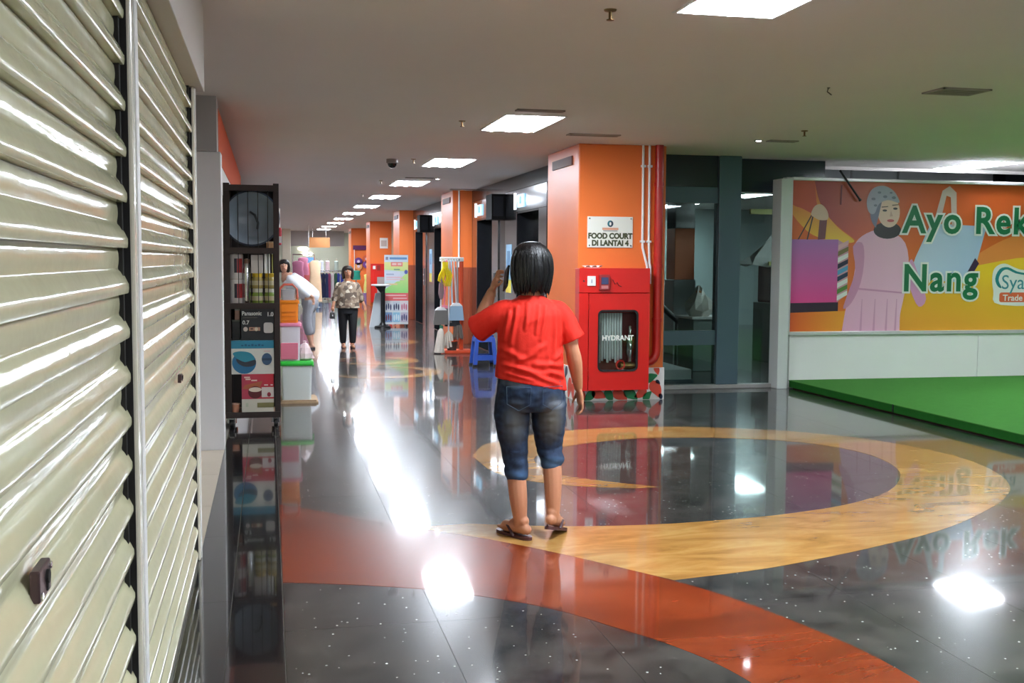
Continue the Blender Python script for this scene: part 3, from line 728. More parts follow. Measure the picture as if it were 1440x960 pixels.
# ================================================================== GLASS PARTITION
GY = 12.45
TINT = pane('tinted_glass', (206, 220, 216))
gp = thing('glass_partition', 'glass partition with teal grey metal post and rails beside the pillar', 'partition', (5.3, GY, 0))
obj('sill', B().box(4.36, 6.17, GY - .07, GY + .07, 0, .05), mat('sill_stone', (150, 148, 144), 0.35, var=.1), gp, bevel=.006)
obj('post', B().box(5.34, 5.63, GY - .06, GY + .10, .05, CEIL), TEAL_METAL, gp, bevel=.01)
obj('rail', B().box(4.36, 5.34, GY - .025, GY + .025, .535, .715), TEAL_METAL, gp, bevel=.004)
obj('rail', B().box(4.36, 5.34, GY - .03, GY + .03, 2.26, 2.45), TEAL_METAL, gp, bevel=.004)
obj('transom_panel', B().box(4.36, 5.34, GY - .01, GY + .01, 2.45, CEIL), mat('dark_tinted_panel', (44, 52, 60), .12), gp)
obj('transom_panel', B().box(5.63, 6.9, GY + .25, GY + .27, 2.42, CEIL), MATS['dark_tinted_panel'], gp)
for a, b_, c, d in ((4.36, 5.34, .05, .535), (4.36, 5.34, .715, 2.26), (5.63, 6.15, .05, 2.40)):
    obj('glass_pane', B().box(a + .003, b_ - .003, GY - .005, GY + .005, c + .002, d - .002), TINT, gp)
obj('corner_post', B().box(6.07, 6.205, 12.22, 12.46, 0, 2.56), mat('pale_green_white', (206, 210, 206), .4), gp, bevel=.006)

# ---- hall behind the glass
t = thing('pale_plinth', 'low pale plinth lying behind the left glass pane', 'plinth', (5.0, 14.2, 0))
obj('slab', B().box(4.5, 5.35, 13.2, 15.4, 0, .16), mat('plinth_white', (210, 216, 214), .4), t, bevel=.01)
obj('kick', B().box(4.48, 5.37, 13.18, 15.42, 0, .03), TEAL_METAL, t)
t = thing('orange_column', 'orange column with grey lower half seen through left glass', 'column', (6.6, 17.3, 0))
obj('shaft', B().box(6.60, 6.95, 17.1, 17.5, 1.25, 2.1), ORANGE, t, bevel=.01)
obj('shaded_top', B().box(6.60, 6.95, 17.1, 17.5, 2.1, CEIL), DARK_STONE, t, bevel=.01)  # dark material stands in for shade on the top of the column
obj('lower_cladding', B().box(6.58, 6.97, 17.08, 17.52, 0, 1.25), mat('grey_cladding', (150, 156, 154), .5), t, bevel=.01)
t = thing('escalator_handrail', 'dark sloping handrail behind the left glass pane', 'handrail', (5.6, 15.7, 0))
obj('rail', B().tube([(5.15, 15.7, 1.45), (6.15, 15.7, .62), (6.5, 15.7, .5)], .045, n=8), BLACK, t, smooth=True)
for x, z in ((5.35, 1.25), (6.1, .62)): obj('support', B().tube([(x, 15.7, 0), (x, 15.7, z)], .02, n=8), BLACK_METAL, t)
t = thing('maroon_stall', 'maroon covered stall behind the right glass pane', 'stall', (8.0, 15.8, 0))
obj('counter', B().box(7.55, 8.6, 15.5, 16.1, 0, .92), mat('stall_green_grey', (106, 122, 112), .6), t, bevel=.01)
obj('cabinet', B().box(7.62, 8.6, 15.5, 16.1, .92, 1.5), mat('maroon_cloth', (92, 46, 44), .7, var=.2, vscale=12), t, bevel=.02)
obj('yellow_band', B().box(7.5, 8.65, 15.45, 15.5, 1.5, 1.56), mat('band_yellow', (188, 182, 96), .5), t)
obj('yellow_band', B().box(7.2, 8.7, 15.5, 15.55, 2.28, 2.36), MATS['band_yellow'], t)
t = thing('plastic_sheet', 'clear wrinkled plastic sheet draped to a peak over the stall', 'plastic sheet', (8.0, 15.3, 1.5))
b = B(); N = 14
rs = []
for k, (f, z) in enumerate(((.03, 2.28), (.25, 2.05), (.55, 1.8), (.8, 1.62), (1.0, 1.5))):
    rs.append([(7.92 + .72*f*math.cos(2*math.pi*j/N)*(1 + .12*math.sin(j*2.3 + k)), 15.78 + .36*f*math.sin(2*math.pi*j/N), z + .03*math.sin(j*1.9)) for j in range(N)])
obj('sheet', b.rings(rs, caps=False), mat('clear_plastic', (214, 214, 210), .18, bump=.5, bscale=9), t, smooth=False)
t = thing('grey_counter', 'low grey counter hidden behind the teal post', 'counter', (6.1, 14.7, 0))
obj('body', B().box(5.85, 6.40, 14.4, 15.0, 0, .74), mat('counter_grey', (120, 132, 128), .5), t, bevel=.01); obj('top', B().box(5.82, 6.43, 14.37, 15.03, .74, .77), WHITE_PLASTIC, t, bevel=.005)
t = thing('plastic_bundle', 'crumpled pale plastic bundle on the counter behind glass', 'bundle', (6.0, 14.6, .77))
b = B(); rs = []
for k, (r, z) in enumerate(((.12, .771), (.19, .86), (.17, .98), (.10, 1.08), (.05, 1.16), (.015, 1.2))): rs.append([(6.02 + r*math.cos(2*math.pi*j/12)*(1 + .3*math.sin(3*j + k)), 14.62 + .8*r*math.sin(2*math.pi*j/12)*(1 + .25*math.sin(5*j + 2*k)), z + (.02*math.sin(4*j) if k else 0)) for j in range(12)])
obj('wrap', b.rings(rs), mat('bundle_plastic', (206, 200, 190), .25, bump=.5, bscale=14), t)
obj('tie', B().lathe([(.055, 1.09), (.07, 1.115), (.055, 1.14), (.055, 1.09)], (6.02, 14.62, 0), 10), mat('tie_orange', (200, 130, 60), .5), t)
# escalator underside seen over the banner
t = thing('escalator', 'pale inclined escalator underside above the banner', 'escalator', (9.8, 15.6, 3.0))
for k, (a, b_) in enumerate(((7.85, 8.78), (8.82, 9.62), (9.66, 11.4))):
    obj('soffit_panel', B().prism([(a + .0, 2.3 + .0*k), (b_, 2.3), (b_ + .62, 3.3), (a + .62, 3.3)], lambda p, q, d: (p, 15.5 + d + (q - 2.3)*.9, q), 0, .06), mat('escalator_soffit', (206, 208, 210), .4), t)
obj('truss_side', B().prism([(11.42, 2.3), (11.6, 2.3), (12.25, 3.35), (12.05, 3.35)], lambda p, q, d: (p, 15.45 + d + (q - 2.3)*.9, q), 0, .2), BLACK_METAL, t)
for x in (8.4, 10.8): obj('hanger', B().tube([(x, 16.6, 3.2), (x, 16.6, 5.4)], .05, n=8), BLACK_METAL, t)

# ================================================================== BANNER WALL AND STAGE
BY = 12.30
lw = B(); lw.box(6.205, 14.0, BY + .02, BY + .16, 0, .66)
low = structure('wall_back', lw, mat('low_wall_core', (190, 190, 188), .6), 'low white boarded wall under the shopping banner')
for k in range(4):
    a = 6.26 + (2.64*k if k < 2 else 2.64*k); obj('panel', B().box(max(a, 6.21) + .003, min(a + 2.637, 13.99), BY, BY + .02, .0, .655), WHITE_WALL, low, bevel=.003)
t = thing('shopping_banner', 'wide orange printed banner showing a pink dress and shopping bags', 'banner', (8.0, BY, 1.6))
x0, x1, z0, z1 = 6.235, 12.4, .70, 2.545
fr = B(); fr.box(6.15, 6.24, BY - .05, BY + .06, .66, 2.58); fr.box(6.24, 12.5, BY - .05, BY + .06, 2.545, 2.585); fr.box(6.24, 12.5, BY - .05, BY + .06, .655, .70); fr.box(12.4, 12.5, BY - .05, BY + .06, .7, 2.545)
obj('frame', fr, mat('banner_frame', (214, 208, 212), .3, metal=.3), t, bevel=.006)
obj('backing', B().box(6.24, 12.4, BY - .01, BY + .05, .7, 2.545), WHITE_METAL, t)
p = B(); lay = [0]
def L_(poly, col, up=True):
    lay[0] += 1
    y = BY - .011 - .00015*lay[0]
    p.flat(poly, lambda a, c: (a, y, c), col=col)
def grad(c0, c1, axis, a, b_):
    def f(co):
        t_ = min(1, max(0, (co[axis] - a)/(b_ - a))); return tuple(c0[i] + (c1[i] - c0[i])*t_ for i in range(3))
    return f
def lerp3(c0, c1, c2, axis, a, b_):
    def f(co):
        t_ = min(1, max(0, (co[axis] - a)/(b_ - a)))*2
        q0, q1, u = (c0, c1, t_) if t_ < 1 else (c1, c2, t_ - 1)
        return tuple(q0[i] + (q1[i] - q0[i])*u for i in range(3))
    return f
OR, YE, RD = (222, 106, 44), (236, 190, 44), (196, 74, 48)
L_([(x0, z0), (x1, z0), (x1, z1), (x0, z1)], grad((228, 120, 40), (212, 92, 40), 2, z0, z1))
# yellow field lower right, swoosh
sw = catmull([(7.0, .70), (7.5, 1.0), (8.1, 1.35), (8.7, 1.55), (9.4, 1.62), (10.2, 1.70), (11.2, 1.85), (12.4, 2.15)], 6)
L_(sw + [(12.4, .70)], lerp3((228, 150, 48), (238, 200, 40), (240, 196, 60), 0, 7.2, 10))
sw2 = catmull([(8.25, 1.43), (8.7, 1.60), (9.2, 1.85), (9.7, 1.98), (10.5, 2.0), (12.4, 2.25)], 6); sw3 = catmull([(12.4, 2.0), (10.5, 1.78), (9.4, 1.62), (8.7, 1.5), (8.25, 1.43)], 6)
L_(sw2 + sw3, (228, 138, 66))
# left swirls
L_(catmull([(x0, 2.16), (6.36, 2.02), (6.55, 1.88), (6.9, 1.80), (7.1, 1.82), (6.85, 2.0), (6.65, 2.25), (6.55, 2.545)], 5) + [(x0, 2.545)], grad((236, 186, 58), (220, 100, 48), 2, 1.85, 2.5))
L_(catmull([(x0, 2.545), (x0, 2.28), (6.40, 2.20), (6.62, 2.10)], 4) + [(6.57, 2.3), (6.54, 2.545)], (206, 84, 50))
L_(catmull([(6.54, 2.545), (6.62, 2.28), (6.80, 2.05), (7.12, 1.83)], 5) + [(7.5, 2.0), (7.5, 2.545)], grad((166, 60, 56), (214, 100, 60), 0, 6.6, 7.3))
L_([(x0, .70), (6.95, .70), (7.05, .95), (x0, .95)], grad((218, 88, 36), (236, 160, 50), 0, x0, 7.0))
# magenta and purple bag with dark base band and striped side
L_([(x0, .93), (6.90, .95), (6.90, 1.06), (x0, 1.05)], (52, 30, 52))
L_([(x0, 1.05), (6.90, 1.06), (6.88, 1.835), (x0, 1.83)], grad((222, 70, 140), (170, 112, 176), 2, 1.05, 1.5))
L_([(6.88, 1.06), (7.02, 1.16), (7.02, 1.76), (6.88, 1.83)], (200, 150, 160))
for k, c in enumerate(((225, 225, 220), (90, 130, 60), (225, 225, 220), (30, 50, 80), (80, 150, 190), (30, 30, 60), (225, 225, 220), (120, 110, 60), (220, 170, 170))):
    z = 1.08 + .078*k; L_([(6.88, z), (7.02, z + .07), (7.02, z + .125), (6.88, z + .06)], c, up=(k == 0))
for a in ((6.33, 1.83, 6.52, 2.16), (6.45, 1.83, 6.53, 2.16)): L_([(a[0], a[1]), (a[0]+.018, a[1]), (a[2]+.018, a[3]), (a[2], a[3])], (60, 44, 44), up=False)
L_([(6.60, 1.83), (6.70, 1.84), (6.72, 2.09), (6.62, 2.10)], (120, 62, 66))
L_(catmull([(6.50, 2.14), (6.55, 2.24), (6.64, 2.26), (6.72, 2.18), (6.73, 2.08), (6.62, 2.07), (6.55, 2.10)], 3, True), (214, 176, 152))
# pale blue bag at right with handles
L_([(7.95, 1.62), (8.15, 2.05), (8.95, 2.02), (8.82, 1.55), (8.70, 1.30), (7.86, 1.36)], grad((196, 208, 226), (168, 190, 216), 0, 7.9, 8.9))
L_([(8.70, 1.30), (8.86, 1.55), (8.80, 1.62), (8.66, 1.38)], (60, 40, 70), up=False)
L_([(8.18, 2.02), (8.30, 2.46), (8.40, 2.52), (8.50, 2.44), (8.52, 2.02), (8.45, 2.02), (8.42, 2.38), (8.36, 2.40), (8.27, 2.02)], (206, 182, 176))
# woman: dress, sleeves, scarf, face, headscarf
PK, PK2 = (226, 170, 196), (204, 140, 172)
L_(catmull([(6.96, .70), (7.0, .95), (7.06, 1.2), (7.12, 1.5), (7.10, 1.75), (7.20, 1.88), (7.40, 1.96), (7.60, 1.94), (7.80, 1.80), (7.86, 1.5), (7.80, 1.1), (7.76, .9), (7.76, .70)], 3), grad(PK, (232, 184, 204), 0, 7.0, 7.8))
L_(catmull([(7.08, 1.75), (7.12, 1.45), (7.02, 1.15), (6.97, .98), (7.08, 1.05), (7.2, 1.3), (7.24, 1.62), (7.2, 1.8)], 3, True), PK2)
L_(catmull([(7.84, 1.45), (7.9, 1.2), (8.02, 1.0), (8.12, 1.1), (8.02, 1.35), (7.9, 1.6)], 3, True), (214, 152, 192), up=False)
L_([(7.17, 1.215), (7.80, 1.165), (7.80, 1.185), (7.17, 1.238)], PK2)
for x in (7.2, 7.38, 7.55, 7.68): L_([(x, .70), (x + .03, .70), (x + .03, 1.1), (x + .02, 1.1)], (208, 150, 178), up=(x == 7.2))
L_(ellipse(7.545, 1.955, .19, .105, 24), (44, 34, 36))
L_(ellipse(7.555, 2.19, .155, .20, 28, rot=.15), (232, 196, 178))
L_(ellipse(7.50, 2.18, .20, .24, 24, 95, 235), (120, 116, 140))
L_(catmull([(7.28, 2.18), (7.25, 2.32), (7.32, 2.46), (7.47, 2.505), (7.62, 2.44), (7.70, 2.30), (7.55, 2.33), (7.42, 2.28), (7.36, 2.16)], 4, True), (176, 170, 190))
for x, z, s in ((7.34, 2.34, .03), (7.42, 2.42, .025), (7.5, 2.37, .03), (7.58, 2.42, .02), (7.62, 2.36, .03), (7.37, 2.26, .025)): L_(ellipse(x, z, s, s*.6, 10), (120, 116, 136), up=(x == 7.34))
for x, z in ((7.50, 2.20), (7.645, 2.225)):
    L_(ellipse(x, z, .032, .014, 12), (40, 30, 34), up=(x == 7.5)); L_([(x - .045, z + .035), (x + .045, z + .045), (x + .045, z + .055), (x - .045, z + .047)], (80, 54, 50), up=False)
L_(ellipse(7.585, 2.075, .05, .018, 14), (190, 80, 86)); L_([(7.585, 2.20), (7.615, 2.13), (7.57, 2.125)], (206, 160, 144), up=False)
# thin dark stroke printed at the top
L_([(6.89, 2.50), (6.91, 2.50), (6.905, 2.26), (6.885, 2.26)], (120, 40, 40), up=False)
# emblem cloud
em = catmull([(9.06, 1.42), (9.12, 1.52), (9.24, 1.55), (9.38, 1.50), (9.52, 1.47), (9.8, 1.50), (10.1, 1.46), (10.3, 1.3), (10.25, 1.05), (9.2, 1.02), (9.08, 1.2)], 4, True)
L_(em, (232, 232, 226))
L_(catmull([(9.10, 1.36), (9.16, 1.48), (9.28, 1.505), (9.42, 1.45), (9.60, 1.42), (9.60, 1.40), (9.40, 1.425), (9.27, 1.475), (9.19, 1.44), (9.15, 1.34), (9.20, 1.24), (9.14, 1.26)], 3, True), (30, 130, 130))
L_(rrect(9.17, 10.2, 1.055, 1.18, .03), (226, 104, 62))
obj('print', p, PRINT, t, fix=False)
GREEN = mat('letter_green', (14, 112, 68), .45); WHITEL = mat('letter_white', (232, 232, 226), .45); SHAD = mat('printed_dark_edge', (96, 92, 84), .5)
yy = BY - .011 - .00015*(lay[0] + 2)
def banner_word(s, x, z, size, sx):
    text('lettering_outline', s, size, (x, yy - .001, z), RX, WHITEL, t, bold=.036, extrude=.0004, sx=sx, spacing=1.12)
    text('lettering', s, size, (x, yy - .0032, z), RX, GREEN, t, bold=.012, extrude=.0004, sx=sx, spacing=1.12)
banner_word('Ayo', 7.76, 1.935, .47, .98); banner_word('Rek', 8.77, 1.935, .47, .98); banner_word('Nang', 7.775, 1.205, .47, .98)
text('emblem_lettering', 'Sya', .26, (9.19, yy - .001, 1.225), RX, mat('emblem_teal_ink', (60, 140, 150), .45), t, 0.0, .0004, sx=1.0)
text('emblem_lettering', 'Trade', .11, (9.22, yy - .001, 1.075), RX, WHITEL, t, .002, .0004, sx=1.1)
t = thing('black_stick', 'thin black stick leaning across the top edge of banner', 'stick', (7.0, 12.24, 2.5))
obj('rod', B().tube([(6.845, 12.235, 2.675), (7.125, 12.235, 2.325)], .013, n=8), BLACK, t, smooth=True)
obj('tip', B().tube([(7.12, 12.235, 2.331), (7.135, 12.235, 2.312)], .018, n=8), BLACK, t)

st = thing('stage', 'low stage covered in green carpet before the shopping banner', 'stage', (9, 8, 0))
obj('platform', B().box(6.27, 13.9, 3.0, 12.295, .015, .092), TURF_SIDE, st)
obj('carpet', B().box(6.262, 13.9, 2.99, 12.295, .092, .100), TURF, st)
obj('underframe', B().box(6.30, 13.8, 3.05, 12.25, 0, .016), mat('stage_rust_frame', (84, 44, 34), .7), st)
obj('edge_seam', B().box(6.260, 6.264, 9.98, 10.0, .016, .10), BLACK, st)

# ================================================================== SHELF CART AND ITS GOODS
RY0, RY1 = 10.22, 10.62
rk = thing('shelf_cart', 'tall brown metal shelf cart on casters packed with goods', 'shelf', (-.15, 10.4, 0))
BRN = mat('rack_brown_metal', (52, 40, 38), .45, metal=.3, var=.2); WOOD = mat('rack_shelf_wood', (112, 78, 58), .55, var=.2, vscale=8, stretch=(1, 6, 6))
for x, wd in ((-.362, .036), (.078, .032)):
    for y in (RY0, RY1): obj('upright', B().box(x - wd/1.0*.8, x + wd*.8, y - .02, y + .02, .12, 2.235), BRN, rk, bevel=.003)
SH = [.145, 1.145, 1.648, 2.215]
for z in SH:
    obj('shelf_board', B().box(-.388, .102, RY0 - .018, RY1 + .018, z - .03, z - .006), WOOD if z < 2 else BRN, rk)
    obj('shelf_rail', B().box(-.388, .102, RY0 - .026, RY0 - .018, z - .05, z + .004), BRN, rk)
obj('back_panel', B().box(-.388, .102, RY1 + .02, RY1 + .026, .12, 2.22), mat('rack_back_dark', (40, 33, 32), .7), rk)
for k in range(4): obj('front_wire', B().tube([(-.26 + .088*k, RY0 - .022, 1.14), (-.26 + .088*k, RY0 - .022, 2.2)], .0035, n=6), BLACK_METAL, rk)
for x in (-.335, .06):
    for y in (RY0 + .03, RY1 - .03):
        c = obj('caster', B().box(x - .02, x + .02, y - .03, y + .03, .075, .115).tube([(x - .03, y - .01, .10), (x - .03, y - .015, .045)], .012, n=6).tube([(x + .03, y - .01, .10), (x + .03, y - .015, .045)], .012, n=6), CHROME, rk)
        obj('wheel', B().tube([(x - .018, y - .018, .042), (x + .018, y - .018, .042)], .041, n=18), BLACK, c, bevel=.004)
# basin / fan cover on the top shelf
t = thing('round_basin', 'large round blue-grey basin standing on edge on top shelf', 'basin', (-.15, 10.40, 1.65))
cz, cy = 1.922, 10.34
obj('bowl', B().lathe([(.001, cy + .10), (.12, cy + .095), (.19, cy + .05), (.232, cy - .02), (.248, cy - .035), (.248, cy - .045), (.225, cy - .03), (.18, cy + .035), (.11, cy + .08), (.001, cy + .085)], (-.142, 0, cz), 40, 'y'), mat('basin_blue_grey', (138, 150, 164), .25, var=.15), t, smooth=True)
obj('rim', B().lathe([(.240, cy - .05), (.256, cy - .045), (.256, cy - .03), (.24, cy - .035), (.24, cy - .05)], (-.142, 0, cz), 40, 'y'), mat('basin_rim', (64, 74, 90), .3), t, smooth=True)
obj('handle', B().tube([(-.15, cy + .05, cz + .06), (-.11, cy + .0, cz + .03), (-.085, cy + .0, cz - .04), (-.09, cy + .055, cz - .09)], .012, n=8), mat('basin_handle', (44, 52, 60), .3), t, smooth=True)
t = thing('paper_packet', 'small tan packet in the corner beside the round basin', 'packet', (.03, 10.3, 1.65))
obj('packet', B().box(-.01, .055, 10.27, 10.35, 1.6425, 1.70), mat('tan_packet', (206, 158, 112), .5), t, bevel=.008)
obj('fold', B().box(-.012, .057, 10.30, 10.32, 1.698, 1.712), mat('tan_fold', (226, 196, 160), .5), t)
# tins: two stacked at the left
def tin(z, label):
    t = thing('tin', label, 'tin', (-.29, 10.33, z), group='white and red tins on the middle shelf')
    obj('body', B().lathe([(.001, z), (.068, z), (.070, z + .006), (.070, z + .215), (.066, z + .222), (.001, z + .222)], (-.29, 10.33, 0), 24), mat('tin_white', (214, 206, 202), .35), t, smooth=True)
    for a0, a1, m in ((262, 282, mat('tin_black', (44, 36, 48), .35)), (282, 330, mat('tin_red', (160, 44, 46), .35))):
        rr = [[(-.29 + .0712*math.cos(math.radians(a)), 10.33 + .0712*math.sin(math.radians(a)), zz) for zz in (z + .055, z + .185)] for a in range(a0, a1 + 1, 4)]
        b = B()
        for q, r in zip(rr, rr[1:]): b.face([q[0], r[0], r[1], q[1]])
        obj('label', b, m, t)
    obj('lid', B().lathe([(.001, z + .222), (.064, z + .222), (.064, z + .230), (.001, z + .230)], (-.29, 10.33, 0), 24), mat('tin_lid', (190, 176, 166), .3), t)
    return t
z0 = SH[1] - .006
tin(z0, 'lower white tin with red and black label on middle shelf'); tin(z0 + .23, 'upper white tin with red and black label on middle shelf')
t = thing('thermos', 'bright steel flask between the tins and the jars', 'flask', (-.195, 10.31, z0))
obj('body', B().lathe([(.001, z0), (.034, z0), (.036, z0 + .01), (.036, z0 + .32), (.024, z0 + .37), (.001, z0 + .37)], (-.188, 10.30, 0), 20), CHROME, t, smooth=True)
obj('cap', B().lathe([(.001, z0 + .37), (.024, z0 + .37), (.024, z0 + .41), (.001, z0 + .415)], (-.188, 10.30, 0), 16), mat('flask_cap', (120, 84, 66), .4), t)
JG = mat('jar_glass', (196, 190, 130), .12, trans=.3)
def jar(x, z, lid, cont, label):
    t = thing('jar', label, 'jar', (x, 10.32, z), group='lidded jars on the middle shelf')
    obj('body', B().lathe([(.001, z), (.048, z), (.052, z + .008), (.052, z + .085), (.042, z + .105), (.001, z + .105)], (x, 10.32, 0), 20), cont, t, smooth=True)
    obj('lid', B().lathe([(.001, z + .105), (.046, z + .105), (.047, z + .135), (.044, z + .14), (.001, z + .14)], (x, 10.32, 0), 20), lid, t)
    obj('label', B().lathe([(.0525, z + .03), (.0528, z + .032), (.0528, z + .07), (.0525, z + .072)], (x, 10.32, 0), 20), mat('jar_label', (196, 184, 150), .5), t)
jy = mat('jar_lid_yellow', (206, 170, 40), .35); jw = mat('jar_lid_white', (214, 210, 196), .35); cg = mat('jar_green', (128, 150, 70), .25); co = mat('jar_olive', (170, 152, 92), .25)
for k, x in enumerate((-.095, .02)):
    s = ['left', 'right'][k]
    jar(x, z0, jw, cg, f'white lidded green jar, lower {["beside the flask", "next to the right upright"][k]}'); jar(x, z0 + .141, jy, co, f'yellow lidded olive jar, upper {["beside the flask", "next to the right upright"][k]}')
t = thing('white_carton', 'white carton lying on the yellow lidded jars', 'carton', (-.08, 10.33, z0 + .29))
obj('carton', B().box(-.15, -.045, 10.27, 10.40, z0 + .2815, z0 + .45), mat('carton_white', (206, 198, 196), .5), t, bevel=.003)
obj('flap', B().box(-.15, -.045, 10.268, 10.27, z0 + .40, z0 + .45), mat('carton_flap', (190, 180, 178), .5), t)
t = thing('white_tube', 'pair of bright white paper rolls beside the white carton', 'paper roll', (.0, 10.33, z0 + .29))
for x in (-.02, .008): obj('roll', B().tube([(x, 10.31, z0 + .2815), (x, 10.31, z0 + .46)], .013, n=10), WHITE_PLASTIC, t)
t = thing('yellow_stick', 'thin yellow stick leaning at the right shelf upright', 'stick', (.045, 10.3, z0 + .29))
obj('stick', B().box(.036, .046, 10.30, 10.31, z0 + .2815, z0 + .47), mat('stick_yellow', (196, 190, 110), .5), t); obj('tip', B().box(.035, .047, 10.299, 10.311, z0 + .455, z0 + .475), WHITE_PLASTIC, t)

def carton(label, x0, x1, z0, z1, base, m, decorate, depth=.30):
    t = thing('appliance_box', label, 'box', ((x0 + x1)/2, 10.4, z0), group='appliance boxes on the shelf cart')
    y0 = RY0 - .012
    obj('carton', B().box(x0, x1, y0, y0 + depth, z0, z1), m, t, bevel=.002)
    p = B(); lv = [0]
    def P(poly, col, up=True):
        lv[0] += 1
        p.flat(poly, lambda a, c: (a, y0 - .0006 - .0002*lv[0], c), col=col)
    decorate(P, x0, x1, z0, z1); obj('print', p, PRINT, t, fix=False)
    return t, y0 - .0006 - .0002*(lv[0] + 2)
R4 = lambda a, b_, c, d: [(a, c), (b_, c), (b_, d), (a, d)]
zb = SH[0] - .006
def red_box(P, x0, x1, z0, z1):
    w_, h = x1 - x0, z1 - z0
    P(R4(x0, x1, z0, z1), (206, 200, 188)); P(R4(x0, x1, z0 + h*.36, z1), grad((170, 60, 84), (196, 40, 54), 0, x0, x1))
    P([(x0 + w_*.02, z0 + h*.62), (x0 + w_*.55, z0 + h*.60), (x0 + w_*.65, z0 + h*.82), (x0 + w_*.1, z0 + h*.72)], (170, 92, 62))
    P(ellipse(x0 + w_*.42, z0 + h*.53, w_*.22, h*.16), (96, 34, 40)); P(ellipse(x0 + w_*.42, z0 + h*.60, w_*.2, h*.06), (222, 206, 190))
    P(R4(x0 + w_*.62, x1, z0 + h*.40, z0 + h*.66), (214, 200, 196)); P(ellipse(x0 + w_*.85, z0 + h*.47, w_*.06, h*.06), (150, 40, 56))
    for a, b_, c in ((.08, .26, .90), (.12, .28, .85), (.30, .48, .82)): P(R4(x0 + w_*a, x0 + w_*b_, z0 + h*c, z0 + h*(c + .035)), (226, 196, 186), up=(a == .08))
    for a, b_ in ((.70, .82), (.9, .97)): P(R4(x0 + w_*a, x0 + w_*b_, z0 + h*.70, z0 + h*.73), (226, 216, 210), up=False)
    P(R4(x0 + w_*.48, x1, z0 + h*.14, z0 + h*.26), (126, 118, 76)); P(R4(x0 + w_*.12, x0 + w_*.2, z0 + h*.16, z0 + h*.26), (186, 190, 170), up=False)
carton('red and white printed appliance box at the bottom of the cart', -.245, .042, zb, .498, None, WHITE_PLASTIC, red_box)
def blue_box(P, x0, x1, z0, z1):
    w_, h = x1 - x0, z1 - z0
    P(R4(x0, x1, z0, z1), (214, 210, 204)); P(R4(x0, x1, z0 + h*.76, z1), (44, 128, 160))
    for k in range(7): P(R4(x0 + w_*(.27 + .075*k), x0 + w_*(.32 + .075*k), z0 + h*.83, z0 + h*(.87 + .02*(k % 2))), (30, 86, 120), up=(k == 0))
    P(ellipse(x0 + w_*.33, z0 + h*.34, w_*.27, h*.33, 26, rot=-.12), (38, 106, 150)); P(catmull([(x0 + w_*.08, z0 + h*.62), (x0 + w_*.25, z0 + h*.68), (x0 + w_*.48, z0 + h*.62), (x0 + w_*.56, z0 + h*.42), (x0 + w_*.35, z0 + h*.34), (x0 + w_*.18, z0 + h*.46)], 4, True), (46, 134, 158))
    P(catmull([(x0 + w_*.16, z0 + h*.46), (x0 + w_*.35, z0 + h*.36), (x0 + w_*.58, z0 + h*.42), (x0 + w_*.56, z0 + h*.26), (x0 + w_*.36, z0 + h*.22), (x0 + w_*.2, z0 + h*.32)], 4, True), (52, 56, 70))
    P(ellipse(x0 + w_*.84, z0 + h*.44, w_*.115, h*.18), (58, 84, 116)); P(R4(x0 + w_*.725, x0 + w_*.955, z0 + h*.40, z0 + h*.47), (40, 60, 84)); P(R4(x0 + w_*.77, x0 + w_*.92, z0 + h*.66, z0 + h*.69), (216, 180, 180), up=False)
carton('blue and white printed appliance box in the middle of the cart', -.352, .046, .4985, .808, None, WHITE_PLASTIC, blue_box)
def black_box(P, x0, x1, z0, z1):
    w_, h = x1 - x0, z1 - z0
    P(R4(x0, x1, z0, z1), (34, 34, 38)); P(R4(x0 + w_*.05, x0 + w_*.5, z0 + h*.68, z0 + h*.71), (72, 68, 62))
    P(rrect(x0 + w_*.69, x0 + w_*.98, z0 + h*.22, z0 + h*.54, .02), (196, 188, 184)); P(ellipse(x0 + w_*.13, z0 + h*.34, w_*.07, h*.07), (206, 190, 184))
    P(R4(x0 + w_*.24, x0 + w_*.58, z0 + h*.29, z0 + h*.40), (190, 142, 120)); P(ellipse(x0 + w_*.46, z0 + h*.34, w_*.05, h*.06), (222, 206, 180)); P(R4(x0 + w_*.28, x0 + w_*.36, z0 + h*.33, z0 + h*.37), (70, 50, 44), up=False)
t, yb_ = carton('black appliance box with white lettering, top box of the cart', -.242, .047, .809, 1.108, None, BLACK, black_box)
WL = mat('box_lettering', (206, 206, 204), .5)
text('lettering', 'Panasonic', .052, (-.236, yb_, 1.038), RX, WL, t, .001, .0004, sx=.86); text('lettering', '1.0', .05, (-.05 + .035, yb_, 1.03), RX, WL, t, .002, .0004); text('lettering', '0.7', .05, (-.232, yb_, .955), RX, WL, t, .001, .0004)
t = thing('dark_flask_box', 'narrow black box left of the black appliance box', 'box', (-.285, 10.35, .81))
obj('carton', B().box(-.325, -.252, 10.25, 10.45, .809, .99), BLACK, t, bevel=.002); obj('lid_edge', B().box(-.327, -.25, 10.248, 10.452, .98, .994), mat('dark_olive_edge', (70, 72, 62), .5), t)
t = thing('brown_packet', 'upright brown packet on the narrow black box', 'packet', (-.275, 10.35, .995))
obj('packet', B().box(-.30, -.255, 10.26, 10.36, .9945, 1.10), mat('packet_brown', (150, 112, 98), .5), t, bevel=.003); obj('print_band', B().box(-.30, -.255, 10.2585, 10.26, 1.08, 1.1), WL, t)
t = thing('pink_rod', 'pale pink rod standing in the cart by left upright', 'rod', (-.345, 10.3, .81))
obj('rod', B().box(-.349, -.340, 10.26, 10.27, .809, 1.10), mat('pale_pink', (206, 168, 160), .5), t); obj('cap', B().box(-.350, -.339, 10.259, 10.271, 1.095, 1.105), WHITE_PLASTIC, t)
t = thing('pink_cup', 'small salmon pink cup at the bottom left of the cart', 'cup', (-.305, 10.3, zb))
